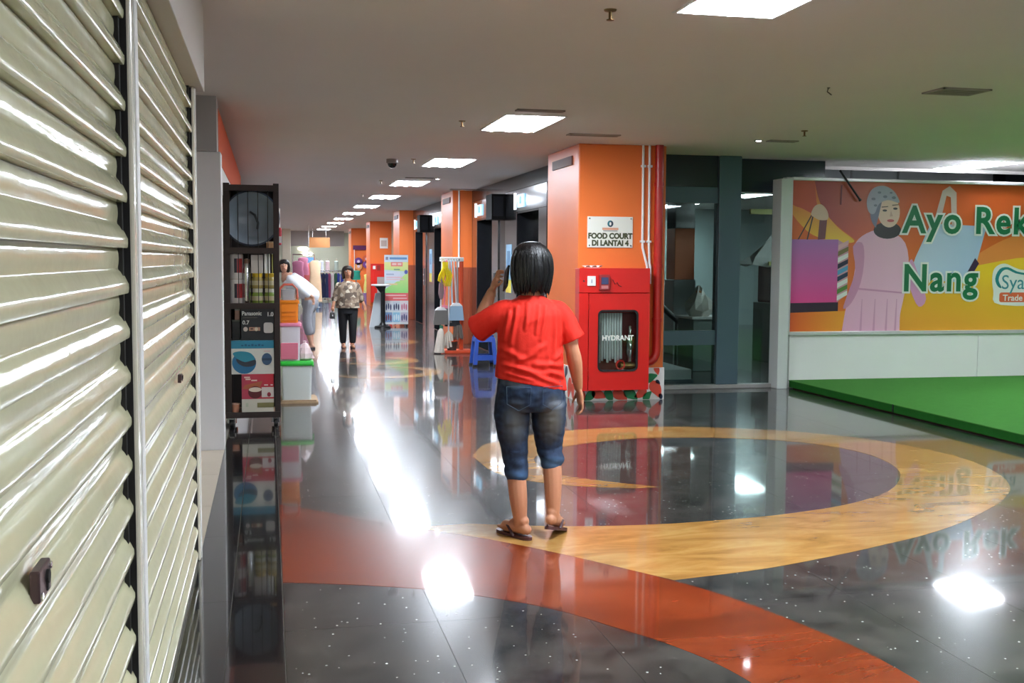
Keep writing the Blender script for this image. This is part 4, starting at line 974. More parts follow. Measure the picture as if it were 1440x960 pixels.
obj('cup', B().lathe([(.001, zb), (.03, zb), (.042, zb + .075), (.038, zb + .075), (.028, zb + .008), (.001, zb + .008)], (-.305, 10.30, 0), 18), mat('salmon', (226, 160, 130), .4), t, smooth=True); obj('rim', B().lathe([(.037, zb + .07), (.044, zb + .072), (.044, zb + .08), (.037, zb + .08), (.037, zb + .07)], (-.305, 10.3, 0), 18), mat('salmon_rim', (236, 196, 176), .4), t)
t = thing('hanging_packet', 'white and red packet hanging on the right of the cart', 'packet', (.10, 10.36, 1.85))
obj('white_half', B().box(.088, .115, 10.30, 10.42, 1.84, 2.02), WHITE_PLASTIC, t, bevel=.01); obj('red_half', B().box(.09, .126, 10.29, 10.43, 1.68, 1.84), mat('packet_red', (196, 60, 70), .4), t, bevel=.01)
obj('white_label', B().box(.10, .128, 10.285, 10.30, 1.70, 1.76), WHITE_PLASTIC, t)

# ================================================================== BINS BEHIND THE CART
t = thing('cardboard_mat', 'flattened dirty cardboard under the green lidded bin', 'cardboard', (.3, 12.1, 0))
obj('sheet', B().box(.10, .52, 11.86, 12.4, .0, .018), mat('cardboard', (170, 142, 112), .8, var=.25, vscale=10), t); obj('sheet', B().box(.13, .50, 11.88, 12.36, .018, .034), MATS['cardboard'], t)
def tub(name, label, cat, x0, x1, y0, y1, z0, z1, taper, m, lidm, lidz, over=.02, group=None):
    t = thing(name, label, cat, ((x0 + x1)/2, (y0 + y1)/2, z0), group=group)
    b = B(); rr = []
    cx, cy_ = (x0 + x1)/2, (y0 + y1)/2; hx, hy = (x1 - x0)/2, (y1 - y0)/2
    for f, z in ((1 - taper, z0), (1.0, z1 - .004), (1.0, z1)): rr.append([(cx + a*f, cy_ + c*f, z) for a, c in rrect(-hx, hx, -hy, hy, .03, 4)])
    obj('tub', b.rings(rr), m, t, smooth=True)
    if lidm:
        l = B(); l.rings([[(cx + a, cy_ + c, z) for a, c in rrect(-hx - o, hx + o, -hy - o, hy + o, .035, 4)] for o, z in ((over*.6, z1 - .02), (over, z1 - .012), (over, z1 + lidz - .008), (over*.5, z1 + lidz))])
        obj('lid', l, lidm, t, smooth=True)
        for s in (-1, 1): obj('latch', B().box(cx + s*(hx + over) - .006, cx + s*(hx + over) + .006, cy_ - .04, cy_ + .04, z1 - .05, z1 + .01), lidm, t)
    return t
tub('storage_bin', 'milky white storage bin with bright green lid', 'bin', .125, .455, 11.9, 12.35, .034, .425, .06, mat('milky_plastic', (206, 210, 206), .35), mat('lid_green', (52, 196, 66), .35), .03)
t = tub('pink_bin', 'translucent white bin with pink contents under orange crate', 'bin', .115, .335, 11.95, 12.3, .4555, .845, .05, mat('white_translucent', (214, 206, 214), .35), mat('lid_pink', (224, 130, 160), .35), .02, .012)
obj('pink_contents', B().box(.125, .31, 11.942, 11.955, .47, .65), mat('pink_cloth', (216, 112, 136), .7), t, bevel=.01)
t = thing('plastic_bag', 'crumpled pale pink plastic bag on the green lid', 'bag', (.39, 12.05, .456))
rr = []
for r, z in ((.05, .4555), (.085, .475), (.08, .53), (.055, .59), (.03, .63), (.01, .645)): rr.append([(.385 + r*math.cos(2*math.pi*j/12)*(1 + .25*math.sin(j*2.1 + z*30)), 12.05 + r*math.sin(2*math.pi*j/12), z) for j in range(12)])
obj('bag', B().rings(rr), mat('pale_pink_plastic', (232, 206, 208), .3, bump=.4, bscale=25), t); obj('knot', B().lathe([(.012, .64), (.022, .66), (.006, .668), (.001, .668)], (.385, 12.05, 0), 8), MATS['pale_pink_plastic'], t)
t = tub('orange_crate', 'orange plastic crate stacked on the pink bin', 'crate', .118, .318, 11.97, 12.27, .866, 1.10, .05, mat('crate_orange', (244, 138, 36), .35), None, 0)
obj('rim', B().rings([[(.218 + a, 12.12 + c, z) for a, c in rrect(-.104 - o, .104 + o, -.154 - o, .154 + o, .03, 4)] for o, z in ((.0, 1.07), (.006, 1.075), (.006, 1.105), (-.004, 1.11))]), MATS['crate_orange'], t, smooth=True)
for k in range(3): obj('ribbed_slot', B().box(.14, .29, 11.963 + .0, 11.968, .98 - .045*k, .985 - .045*k), mat('crate_slot', (214, 110, 24), .4), t)
t = thing('grey_basket', 'grey basket with red looped handles on the orange crate', 'basket', (.22, 12.12, 1.11))
obj('basket', B().rings([[(.215 + a, 12.12 + c, z) for a, c in rrect(-o, o, -.13, .13, .03, 4)] for o, z in ((.075, 1.1105), (.09, 1.22), (.09, 1.225))]), mat('basket_grey', (168, 166, 170), .5), t, smooth=True)
for y in (11.985, 12.26): obj('handle', B().tube([(.12, y, 1.13), (.125, y, 1.23), (.17, y, 1.275), (.26, y, 1.275), (.305, y, 1.23), (.312, y, 1.12)], .010, n=8), mat('handle_coral', (214, 104, 84), .4), t, smooth=True)
# ================================================================== MOP STAND (before the second pillar)
MS = thing('mop_stand', 'orange red stand for mops and brooms by second pillar', 'stand', (3.0, 18.0, 0))
MR = mat('stand_orange_red', (214, 76, 32), .4)
obj('base', B().box(2.86, 3.34, 17.82, 18.2, 0, .05), MR, MS, bevel=.008)
obj('pole', B().tube([(3.165, 18.02, .05), (3.165, 18.02, 1.60)], .036, n=12), MR, MS)
obj('top_arm', B().box(2.80, 3.20, 17.98, 18.06, 1.53, 1.60), WHITE_PLASTIC, MS, bevel=.01)
for k in range(8): obj('hook', B().tube([(2.80 + .045*k, 17.985, 1.56), (2.80 + .045*k, 17.955, 1.55), (2.80 + .045*k, 17.95, 1.575)], .006, n=6), CHROME, MS)
def stick(x, y, m, head, hm, label, xt, z0=.30, cat='mop'):
    t = thing(cat, label, cat, (x, y, 0), group='mops and brooms on the stand')
    obj('handle', B().tube([(xt, y, 1.55), (x, y, z0)], .013, n=8), m, t)
    if head == 'mop':
        b = B()
        for k in range(9):
            a = 2*math.pi*k/9
            b.tube([(x, y, z0), (x + .05*math.cos(a), y + .05*math.sin(a), z0 - .05), (x + .075*math.cos(a + .3), y + .06*math.sin(a), max(.03, z0 - .27 + .02*(k % 3)))], .02, n=6)
        obj('mop_head', b, hm, t, smooth=True)
    else:
        obj('broom_head', B().frustum((x, y, z0 - .03), (.10, .03), (x, y, z0 + .02), (.05, .02)), m, t)
        b = B()
        for k in range(10): b.frustum((x - .115 + .0255*k, y, z0 - .27), (.012, .04), (x - .09 + .02*k, y, z0 - .03), (.010, .025))
        obj('bristles', b, hm, t)
PINK_ST, WH_ST, BL_ST = mat('pink_handle', (226, 128, 150), .4), mat('white_handle', (224, 224, 226), .35), mat('pale_blue_handle', (170, 206, 226), .35)
GREYB = mat('grey_bristles', (120, 116, 112), .8); MOPW = mat('mop_white', (214, 204, 190), .85, bump=.4, bscale=80)
stick(2.80, 17.90, WH_ST, 'broom', GREYB, 'white handled broom at the left end of mop stand', 2.82, .75, 'broom')
stick(2.86, 17.93, PINK_ST, 'broom', GREYB, 'pink handled broom on the mop stand', 2.90, .78, 'broom')
stick(2.93, 17.90, WH_ST, 'mop', MOPW, 'white handled mop standing in the middle of stand', 2.935, .36)
stick(3.00, 17.94, BL_ST, 'broom', mat('black_bristles', (40, 40, 44), .8), 'pale blue handled broom with black bristles', 2.98, .72, 'broom')
stick(3.06, 17.90, WH_ST, 'broom', mat('blue_bristles', (160, 190, 214), .8), 'white handled broom with pale blue bristles', 3.02, .82, 'broom')
stick(3.10, 17.95, mat('grey_handle', (150, 152, 156), .4), 'mop', mat('mop_grey', (120, 108, 100), .9), 'grey mop nearest the orange red pole', 3.08, .50)
t = thing('floor_mop', 'fluffy white mop leaning at the left of stand base', 'mop', (2.77, 17.85, 0))
b = B()
for k in range(11):
    a = math.pi*2*k/11; b.tube([(2.80, 17.85, .42), (2.79 + .03*math.cos(a), 17.85 + .05*math.sin(a), .36), (2.765 + .065*math.cos(a), 17.85 + .07*math.sin(a), .02)], .024, n=6)
obj('mop_head', b, MOPW, t, smooth=True); obj('collar', B().tube([(2.80, 17.85, .40), (2.805, 17.86, .47)], .03, n=10), mat('collar_green', (40, 110, 80), .5), t)
t = thing('bucket', 'small dark bucket with red rim on the mop stand base', 'bucket', (3.0, 17.92, .05))
obj('pail', B().lathe([(.001, .0505), (.075, .0505), (.10, .20), (.094, .20), (.07, .06), (.001, .06)], (2.99, 17.93, 0), 18), mat('bucket_dark', (70, 52, 46), .5), t, smooth=True)
obj('rim', B().lathe([(.094, .195), (.106, .197), (.106, .21), (.094, .21), (.094, .195)], (2.99, 17.93, 0), 18), MR, t)
t = thing('yellow_hangers', 'bundle of yellow plastic hangers on the mop stand', 'hangers', (2.86, 17.86, 1.4))
YH = mat('hanger_yellow', (240, 216, 24), .4)
for k in range(4):
    y = 17.84 + .025*k; dx = -.03 + .03*k
    obj('hanger', B().tube([(2.86 + dx, y, 1.52), (2.87 + dx, y, 1.44), (2.80 + dx, y, 1.30), (2.78 + dx, y, 1.22), (2.90 + dx, y, 1.12), (2.92 + dx, y, 1.30), (2.87 + dx, y, 1.44)], .017, n=7), YH, t, smooth=True)
t = thing('mauve_cloth', 'mauve cloth hanging under the yellow hangers', 'cloth', (2.80, 17.85, 1.0))
rr = [[(2.80 + r*math.cos(2*math.pi*j/10), 17.86 + .03*math.sin(2*math.pi*j/10), z) for j in range(10)] for r, z in ((.01, 1.24), (.04, 1.15), (.05, 1.0), (.03, .92), (.005, .90))]
obj('cloth', B().rings(rr), mat('mauve_fabric', (150, 124, 130), .8), t, smooth=True); obj('loop', B().tube([(2.79, 17.86, 1.24), (2.80, 17.86, 1.30), (2.81, 17.86, 1.24)], .005, n=6), MATS['mauve_fabric'], t)

# ================================================================== BLUE STOOL
t = thing('plastic_stool', 'blue plastic stool before the lifts, left of the person in red', 'stool', (3.09, 15.7, 0))
BL = mat('stool_blue', (36, 74, 158), .35); sy = 15.72
obj('seat', B().prism(rrect(2.96, 3.23, sy - .13, sy + .13, .04), lambda a, c, d: (a, c, d), .43, .46), BL, t, bevel=.008)
obj('apron', B().frustum((3.095, sy, .36), (.148, .142), (3.095, sy, .43), (.132, .128)), BL, t)
for sx in (-1, 1):
    for s2 in (-1, 1):
        l = obj('leg', B().frustum((3.095 + sx*.155, sy + s2*.15, .012), (.030, .026), (3.095 + sx*.118, sy + s2*.115, .42), (.026, .024)), BL, t)
        obj('foot_cap', B().box(3.095 + sx*.155 - .033, 3.095 + sx*.155 + .033, sy + s2*.15 - .03, sy + s2*.15 + .03, 0, .03), BLACK, l)
for s2 in (-1, 1): obj('stretcher', B().box(2.95, 3.24, sy + s2*.142 - .012, sy + s2*.142 + .012, .09, .165), BL, t)

# ================================================================== STANDING POSTER, TABLE, BOARD
t = thing('standing_poster', 'colourful yellow and green standing poster before third pillar', 'poster', (2.92, 25.4, 0))
py = 25.4; a, b_ = 2.645, 3.20
obj('panel', B().box(a, b_, py, py + .02, .05, 1.665), WHITE_PLASTIC, t)
for x in (a + .05, b_ - .05): obj('foot', B().box(x - .02, x + .02, py - .15, py + .22, 0, .05), BLACK_METAL, t)
obj('back_strut', B().tube([(2.92, py + .22, .02), (2.92, py + .03, 1.2)], .012, n=6), BLACK_METAL, t)
p = B(); lv = [0]
def P(poly, col, up=True):
    lv[0] += 1
    p.flat(poly, lambda q, c: (q, py - .001 - .0004*lv[0], c), col=col)
P(R4(a, b_, .05, 1.665), (232, 236, 236)); P(R4(a, b_, .78, 1.50), grad((150, 226, 130), (240, 240, 160), 2, .85, 1.45))
P([(a, .86), (a, 1.32), (b_, 1.28), (a + .3, 1.05)], (214, 232, 236)); P(R4(a, a + .36, 1.05, 1.28), (226, 232, 244), up=False)
P(R4(a, b_, 1.50, 1.665), (222, 236, 248)); P(R4(a + .12, b_ - .03, 1.56, 1.61), (110, 160, 210)); P(R4(a + .03, a + .09, 1.55, 1.62), (150, 150, 170), up=False)
P(R4(a + .15, b_ - .13, 1.40, 1.50), (248, 150, 140)); P(R4(a + .18, a + .28, 1.43, 1.475), (252, 220, 214)); P(R4(a + .31, b_ - .16, 1.43, 1.475), (252, 220, 214), up=False)
P(R4(a + .22, a + .36, 1.315, 1.34), (120, 170, 150)); P(ellipse(b_ - .05, 1.27, .04, .05), (90, 100, 180))
for k, (x0_, x1_, z, c) in enumerate(((.04, .42, 1.13, (236, 200, 210)), (.04, .46, 1.08, (236, 210, 216)), (.04, .3, .97, (246, 206, 160)), (.04, .22, 1.20, (180, 190, 214)))): P(R4(a + x0_, a + x1_, z, z + .03), c, up=(k == 0))
P(R4(a, b_, .60, .78), (240, 110, 112)); P(R4(a + .03, b_ - .05, .71, .74), (250, 200, 200)); P(R4(a + .2, b_ - .03, .64, .67), (250, 200, 200), up=False)
for k in range(6):
    x = a + .01 + (k % 3)*.182; z = .10 + (1 - k//3)*.25
    c1, c2 = (((222, 226, 232), (60, 70, 110)), ((206, 216, 224), (44, 54, 90)), ((232, 222, 228), (206, 110, 140)), ((120, 150, 190), (120, 52, 66)), ((150, 200, 222), (226, 236, 240)), ((200, 190, 206), (70, 70, 120)))[k]
    P(R4(x, x + .17, z, z + .23), c1, up=(k == 0))
    for j in range(3): P(ellipse(x + .035 + .05*j, z + .10 + .02*(j % 2), .018, .075, 10), c2, up=(j == 0 and k == 0))
obj('print', p, PRINT, t, fix=False)
t = thing('bar_table', 'black pedestal table with round white top beside the poster', 'table', (2.50, 24.9, 0))
obj('top', B().lathe([(.001, .955), (.20, .955), (.21, .965), (.21, .985), (.20, .995), (.001, .995)], (2.50, 24.9, 0), 28), WHITE_PLASTIC, t)
obj('column', B().tube([(2.56, 24.9, .05), (2.56, 24.9, .955)], .05, n=12), BLACK, t)
obj('bracket', B().frustum((2.54, 24.9, .80), (.04, .03), (2.50, 24.9, .95), (.12, .1)), BLACK, t)
obj('base', B().lathe([(.001, 0), (.19, 0), (.18, .04), (.08, .06), (.05, .12), (.001, .12)], (2.55, 24.9, 0), 24), BLACK, t)
t = thing('leaning_board', 'light grey board leaning behind the black pedestal table', 'board', (2.42, 25.2, 0))
obj('board', B().prism([(2.27, .0), (2.56, .0), (2.56, .80), (2.42, .78)], lambda q, c, d: (q, 25.15 + d + c*.1, c), 0, .02), mat('board_grey', (196, 204, 208), .5), t)
obj('edge', B().tube([(2.27, 25.14, .0), (2.42, 25.22, .78)], .01, n=6), WHITE_PLASTIC, t)
# far pillar things
t = thing('hydrant_cabinet', 'small distant red hydrant cabinet on the fourth orange pillar', 'hydrant cabinet', (3.7, PY[3] - .17, .13))
y = PY[3] - .17
obj('body', B().box(3.34, 4.12, y, PY[3], .13, 1.42), RED_PAINT, t, bevel=.005); obj('door', B().box(3.42, 4.10, y - .015, y, .14, 1.16), RED_PAINT, t)
obj('window', B().box(3.55, 3.95, y - .018, y - .014, .4, .98), mat('far_window', (170, 160, 160), .2), t)
obj('number_plate', B().box(3.41, 3.50, y - .01, y, 1.24, 1.35), WHITE_PLASTIC, t); obj('call_point', B().box(3.54, 3.66, y - .03, y, 1.20, 1.37), MATS['call_point_red'], t)
t = thing('wall_notice', 'small white notice high on the fourth orange pillar', 'notice', (3.8, PY[3], 2.1))
obj('sheet', B().box(3.66, 3.93, PY[3] - .012, PY[3], 1.93, 2.28), WHITE_PLASTIC, t); obj('print', B().box(3.70, 3.89, PY[3] - .014, PY[3] - .012, 2.0, 2.2), mat('notice_print', (196, 180, 176), .5), t)
t = thing('purple_sign', 'purple shop sign on the farthest orange pillar', 'sign', (3.6, PY[4] - .05, 2.0))
y = PY[4] - .05
obj('board', B().box(3.40, 4.10, y - .02, PY[4], 1.95, 2.13), mat('sign_purple', (92, 24, 84), .5), t)
obj('bracket', B().tube([(3.45, y - .05, 1.0), (3.45, y - .05, 1.96)], .015, n=6), WHITE_PLASTIC, t)
for k, (x, z, c) in enumerate(((3.62, 1.48, (92, 44, 120)), (3.62, 1.28, (220, 150, 90)), (3.95, 1.36, (110, 60, 130)), (3.95, 1.58, (206, 92, 60)))):
    t = thing('round_plaque', ['purple round plaque under the purple sign', 'ochre round plaque low under the purple sign', 'violet plaque right of the purple plaque', 'rust plaque up under the purple sign'][k], 'plaque', (x, y, z))
    obj('disc', B().lathe([(.001, y - .02), (.15, y - .02), (.16, y), (.001, y)], (x, 0, z), 18, 'y'), mat('plaque%d' % k, c, .5), t); obj('boss', B().lathe([(.001, y - .04), (.06, y - .035), (.06, y - .02), (.001, y - .02)], (x, 0, z), 12, 'y'), mat('plaque_boss', (206, 190, 206), .5), t)

# ================================================================== GARMENTS AND THE FAR SHOP
def garment(x, y, z1, z0, w_, c, label, name='garment', flare=1.25, group=None, d=.10, stand=False):
    t = thing(name, label, 'garment', (x, y, z0), group=group)
    m = mat('fabric_%d_%d_%d' % c, c, .8, var=.12, vscale=9)
    rr = []
    for f, k in ((0, .45), (.06, 1.0), (.3, .86), (.6, .98*flare**.5), (1.0, flare)):
        z = z1 + (z0 - z1)*f
        rr.append([(x + k*w_/2*math.cos(2*math.pi*j/14)*(1 + .06*math.sin(5*j)*f), y + d*k*.6*math.sin(2*math.pi*j/14), z) for j in range(14)])
    obj('cloth', B().rings(rr), m, t, smooth=True)
    if stand: obj('stand', B().tube([(x, y, 0), (x, y, z1)], .02, n=8).box(x - .15, x + .15, y - .12, y + .12, 0, .02), CHROME, t)
    obj('hook', B().tube([(x, y, z1 - .01), (x, y, z1 + .06), (x + .02, y, z1 + .085)], .008, n=6), CHROME, t)
    return t
def rail(x0, x1, y, z, label):
    t = thing('clothes_rail', label, 'clothes rail', ((x0 + x1)/2, y, 0), group='clothes rails in the far shop')
    obj('bar', B().tube([(x0, y, z), (x1, y, z)], .018, n=8), CHROME, t)
    for x in (x0, x1): obj('leg', B().tube([(x, y, 0), (x, y, z)], .018, n=8), CHROME, t)
    for x in (x0, x1): obj('foot', B().box(x - .03, x + .03, y - .3, y + .3, 0, .03), BLACK_METAL, t)
rail(1.5, 2.95, 42.0, 1.12, 'clothes rail of blue garments at the far end of corridor')
for k, (x, c, nm) in enumerate(((1.60, (30, 44, 120), 'royal blue'), (1.70, (24, 40, 140), 'bright blue'), (1.82, (60, 130, 186), 'sky blue'), (1.94, (40, 60, 110), 'steel blue'), (2.06, (24, 30, 66), 'navy'), (2.18, (36, 44, 84), 'dark indigo'), (2.28, (130, 50, 90), 'magenta'), (2.40, (196, 190, 190), 'off-white'),
        (2.52, (40, 80, 60), 'dark green'), (2.62, (26, 44, 130), 'cobalt blue'), (2.76, (40, 46, 150), 'ultramarine'))):
    garment(x, 42.0 - .02*(k % 3), 1.03, .10, .13, c, f'{nm} garment on the far clothes rail', 'hanging_garment', 1.1, 'garments on the far clothes rail')
for k, (x, c, nm) in enumerate(((1.85, (200, 200, 196), 'pale grey'), (2.05, (190, 196, 206), 'silvery'), (2.28, (206, 180, 184), 'pale rose'), (2.62, (150, 160, 150), 'grey green'))):
    garment(x, 43.2, 1.50, 1.05, .17, c, f'{nm} top displayed above the far clothes rail', 'display_top', 1.0, 'tops displayed behind the far rail', stand=True)
for k, (x, z1, z0, w_, c, nm) in enumerate(((1.02, 1.50, .55, .40, (176, 110, 140), 'dusty pink dress beside the pillar of pale stone'), (1.20, 1.62, 1.0, .36, (190, 120, 146), 'rose pink blouse hanging high'), (1.40, 1.42, .70, .36, (226, 120, 116), 'coral red dress hanging'), (1.30, .98, .40, .34, (150, 140, 170), 'lilac grey garment hanging low'))):
    garment(x, 38.5 + .25*k, z1, z0, w_, c, nm + ' in the far shop', 'hanging_garment', 1.15, stand=True)
rail(.85, 1.6, 39.1, 1.72, 'clothes rail of pink garments in the far shop')
garment(1.50, 36.0, 1.52, .18, .38, (218, 184, 150), 'long beige dress hanging before the blue garments', 'beige_dress', 1.15, stand=True)
t = thing('blue_shop_sign', 'blue sign above the pink garments in the far shop', 'sign', (1.5, 40, 1.5)); obj('board', B().box(1.25, 1.62, 40.0, 40.04, 1.40, 1.62), mat('sign_blue', (86, 140, 186), .5), t); obj('rod', B().tube([(1.45, 40.02, 1.62), (1.45, 40.02, CEIL)], .01, n=6), CHROME, t)
t = thing('hanging_sign', 'orange brown sign hanging from the far corridor ceiling', 'sign', (2.0, 42.0, 2.2)); obj('board', B().box(1.60, 2.42, 44.0, 44.06, 2.02, 2.42), mat('sign_ochre', (136, 84, 34), .6, var=.3, vscale=3), t)
for x in (1.75, 2.27): obj('rod', B().tube([(x, 44.03, 2.42), (x, 44.03, CEIL)], .01, n=6), CHROME, t)
t = thing('pale_column', 'pale column at the far left end of the corridor', 'column', (.75, 47, 0)); obj('shaft', B().box(.60, .95, 47, 47.4, 0, CEIL), mat('pale_green_column', (206, 204, 186), .5), t, bevel=.01); obj('base', B().box(.57, .98, 46.97, 47.43, 0, .12), WALL_GREY, t)
for k, (x, z) in enumerate(((1.65, 2.05), (1.85, 1.80))):
    t = thing('wall_lamp', ['upper oval wall lamp at the far end', 'lower oval wall lamp at the far end'][k], 'lamp', (x, 52.98, z))
    obj('shade', B().prism(ellipse(x, z, .26, .09, 20), lambda q, c, d: (q, 53 - d, c), 0, .08), mat('wall_lamp_glow', (240, 236, 220), .5, emit=3.0), t); obj('plate', B().box(x - .05, x + .05, 52.985, 53, z - .13, z - .08), WHITE_METAL, t)
# goods in front of the farthest pillar
garment(3.42, 43.6, 1.12, .75, .36, (30, 140, 120), 'teal folded top on the stand before farthest pillar', 'teal_top', 1.0, stand=True)
garment(3.78, 41.8, 1.02, .22, .42, (226, 226, 130), 'pale yellow dress before the farthest pillar', 'yellow_dress', 1.1, stand=True)
for k, (x, c, nm) in enumerate(((3.55, (120, 90, 140), 'violet'), (3.80, (206, 190, 196), 'white and pink'))):
    t = thing('goods_bag', f'{nm} bag standing on the floor by the farthest pillar', 'bag', (x, 41.2, 0)); m = mat('bag_%d' % k, c, .6)
    obj('bag', B().frustum((x, 41.2, 0), (.11, .08), (x, 41.2, .30), (.10, .05)), m, t); obj('handle', B().tube([(x - .05, 41.2, .30), (x, 41.2, .38), (x + .05, 41.2, .30)], .008, n=6), m, t)
# ================================================================== PEOPLE
def ico_loft(rings):
    """rings of (centre, rx, ry, tilt) stacked mainly along z -> closed tube"""
    b = B(); rs = []
    for (cx, cy, cz), rx, ry, tilt in rings:
        rs.append([(cx + rx*math.cos(2*math.pi*j/24), cy + ry*math.sin(2*math.pi*j/24), cz + tilt*rx*math.cos(2*math.pi*j/24)) for j in range(24)])
    return b.rings(rs)
def merge(bs):
    r = B()
    for b in bs:
        i = len(r.v); r.v += b.v; r.f += [tuple(i + k for k in f) for f in b.f]; r.mi += b.mi; r.c += b.c
    return r
def limb(pts, r, n=14, flat=1.0, side=None):
    P_ = catmull([tuple(p) + (rr,) for p, rr in zip(pts, r)], 4)
    return B().tube([p[:3] for p in P_], [p[3] for p in P_], n=n, round_ends=True, flat=flat, side=side)
def ell(c, r, n=16, m=10):
    rs = []
    for k in range(1, m):
        a = math.pi*k/m; rs.append([(c[0] + r[0]*math.sin(a)*math.cos(2*math.pi*j/n), c[1] + r[1]*math.sin(a)*math.sin(2*math.pi*j/n), c[2] - r[2]*math.cos(a)) for j in range(n)])
    return B().rings(rs)
def fused(name, bs, m, parent, voxel, smooth=3, disp=None, factor=.5):
    """joins overlapping closed shapes into one continuous skin"""
    b = merge(bs)
    me = bpy.data.meshes.new('shell'); me.from_pydata(b.v, [], b.f)
    bm = bmesh.new(); bm.from_mesh(me); bmesh.ops.recalc_face_normals(bm, faces=bm.faces); bm.to_mesh(me); bm.free()
    o = bpy.data.objects.new('shell', me); COL.objects.link(o)
    r = o.modifiers.new('r', 'REMESH'); r.mode = 'VOXEL'; r.voxel_size = voxel
    s = o.modifiers.new('s', 'SMOOTH'); s.iterations = smooth; s.factor = factor
    dg = bpy.context.evaluated_depsgraph_get()
    out = bpy.data.meshes.new_from_object(o.evaluated_get(dg))
    COL.objects.unlink(o); bpy.data.objects.remove(o)
    if disp:
        nrm = [v.normal.copy() for v in out.vertices]
        for v, n_ in zip(out.vertices, nrm): v.co += n_ * disp(v.co, n_)
    out.materials.clear(); out.materials.append(m); out.name = name
    out.polygons.foreach_set('use_smooth', [True]*len(out.polygons))
    f = bpy.data.objects.new(name, out); COL.objects.link(f); f.parent = parent; WLOC[f.name] = origin(parent)
    return f
def L3(parent, b): 
    return b
def head(c, fwd, s=1.0):
    """skull with jaw, nose and ears; fwd = +1 looks along +y, -1 along -y"""
    x, y, z = c
    return [ell((x, y - .01*fwd*s, z + .02*s), (.077*s, .095*s, .10*s)), ell((x, y + .03*fwd*s, z - .05*s), (.058*s, .062*s, .075*s)),
            limb([(x, y + .088*fwd*s, z + .025*s), (x, y + .108*fwd*s, z - .012*s)], [.010*s, .017*s]),
            limb([(x - .02*s, y + .09*fwd*s, z - .055*s), (x + .02*s, y + .09*fwd*s, z - .055*s)], [.010*s, .010*s]),
            ell((x - .08*s, y, z - .005*s), (.013*s, .022*s, .032*s), 10, 6), ell((x + .08*s, y, z - .005*s), (.013*s, .022*s, .032*s), 10, 6)]
def face_parts(c, fwd, parent, s=1.0):
    x, y, z = c; off = origin(parent)
    for k in (-1, 1):
        e = obj('eye', ell((x + k*.03*s + off.x, y + .079*fwd*s + off.y, z + .012*s + off.z), (.014*s, .012*s, .009*s), 10, 6), mat('eye_white', (226, 222, 216), .3), parent, smooth=True)
        obj('iris', ell((x + k*.03*s + off.x, y + .088*fwd*s + off.y, z + .012*s + off.z), (.006*s, .005*s, .006*s), 8, 6), mat('iris_dark', (30, 20, 16), .2), e, smooth=True)
        obj('eyebrow', limb([(x + k*.014*s + off.x, y + .091*fwd*s + off.y, z + .036*s + off.z), (x + k*.03*s + off.x, y + .090*fwd*s + off.y, z + .041*s + off.z), (x + k*.046*s + off.x, y + .080*fwd*s + off.y, z + .036*s + off.z)], [.003*s, .004*s, .002*s], 6), HAIR, parent)
    obj('mouth', limb([(x - .022*s + off.x, y + .093*fwd*s + off.y, z - .053*s + off.z), (x + off.x, y + .101*fwd*s + off.y, z - .052*s + off.z), (x + .022*s + off.x, y + .093*fwd*s + off.y, z - .053*s + off.z)], [.004*s, .007*s, .004*s], 8), mat('lips', (158, 82, 74), .4), parent, smooth=True)
def finger(p, d1, d2, d3, L, r):
    p = Vector(p); a = p + Vector(d1).normalized()*L*.42; b = a + Vector(d2).normalized()*L*.33; c = b + Vector(d3).normalized()*L*.25
    return limb([p, a, b, c], [r, r*.95, r*.88, r*.72], 8)
def W(bs, t):
    """local figure coordinates -> world for obj()"""
    off = origin(t); b = merge(bs); b.v = [(v[0] + off.x, v[1] + off.y, v[2] + off.z) for v in b.v]; return b

# ---------------------------------------------------------------- man walking away
man = thing('person', 'person in red T-shirt and rolled denim shorts holding phone to ear', 'person', (1.42, 5.85, 0))
HD = (0.0, .015, 1.535)
sh_l, el_l, wr_l = (-.155, 0, 1.262), (-.272, .10, 1.175), (-.192, .155, 1.375)
sh_r, el_r, wr_r = (.155, 0, 1.262), (.232, -.02, 1.055), (.292, .055, .835)
parts = head(HD, 1)
parts += [limb([(0, 0, 1.30), (0, 0, 1.38), (0, .01, 1.45)], [.062, .054, .052]),
    ico_loft([((0, 0, .74), .15, .11, 0), ((0, 0, .86), .172, .122, 0), ((0, 0, .98), .155, .105, 0), ((0, 0, 1.12), .16, .105, 0), ((0, 0, 1.22), .160, .10, 0), ((0, 0, 1.275), .13, .07, 0), ((0, 0, 1.32), .06, .05, 0)]),
    limb([sh_l, el_l], [.044, .040]), limb([el_l, (-.24, .13, 1.26), wr_l], [.042, .043, .027]),
    limb([sh_r, (.205, -.01, 1.16), el_r], [.044, .043, .040]), limb([el_r, (.255, 0, .98), wr_r], [.040, .042, .025]),
    limb([(-.09, 0, .80), (-.093, .01, .62), (-.078, .02, .46)], [.08, .066, .054]), limb([(-.072, .02, .46), (-.076, -.006, .33), (-.066, -.012, .20), (-.052, .0, .07)], [.050, .054, .049, .034]),
    limb([(.095, 0, .80), (.115, .03, .64), (.128, .045, .49)], [.08, .066, .054]), limb([(.128, .045, .49), (.130, .004, .38), (.130, -.02, .24), (.128, -.03, .105)], [.050, .054, .047, .033])]
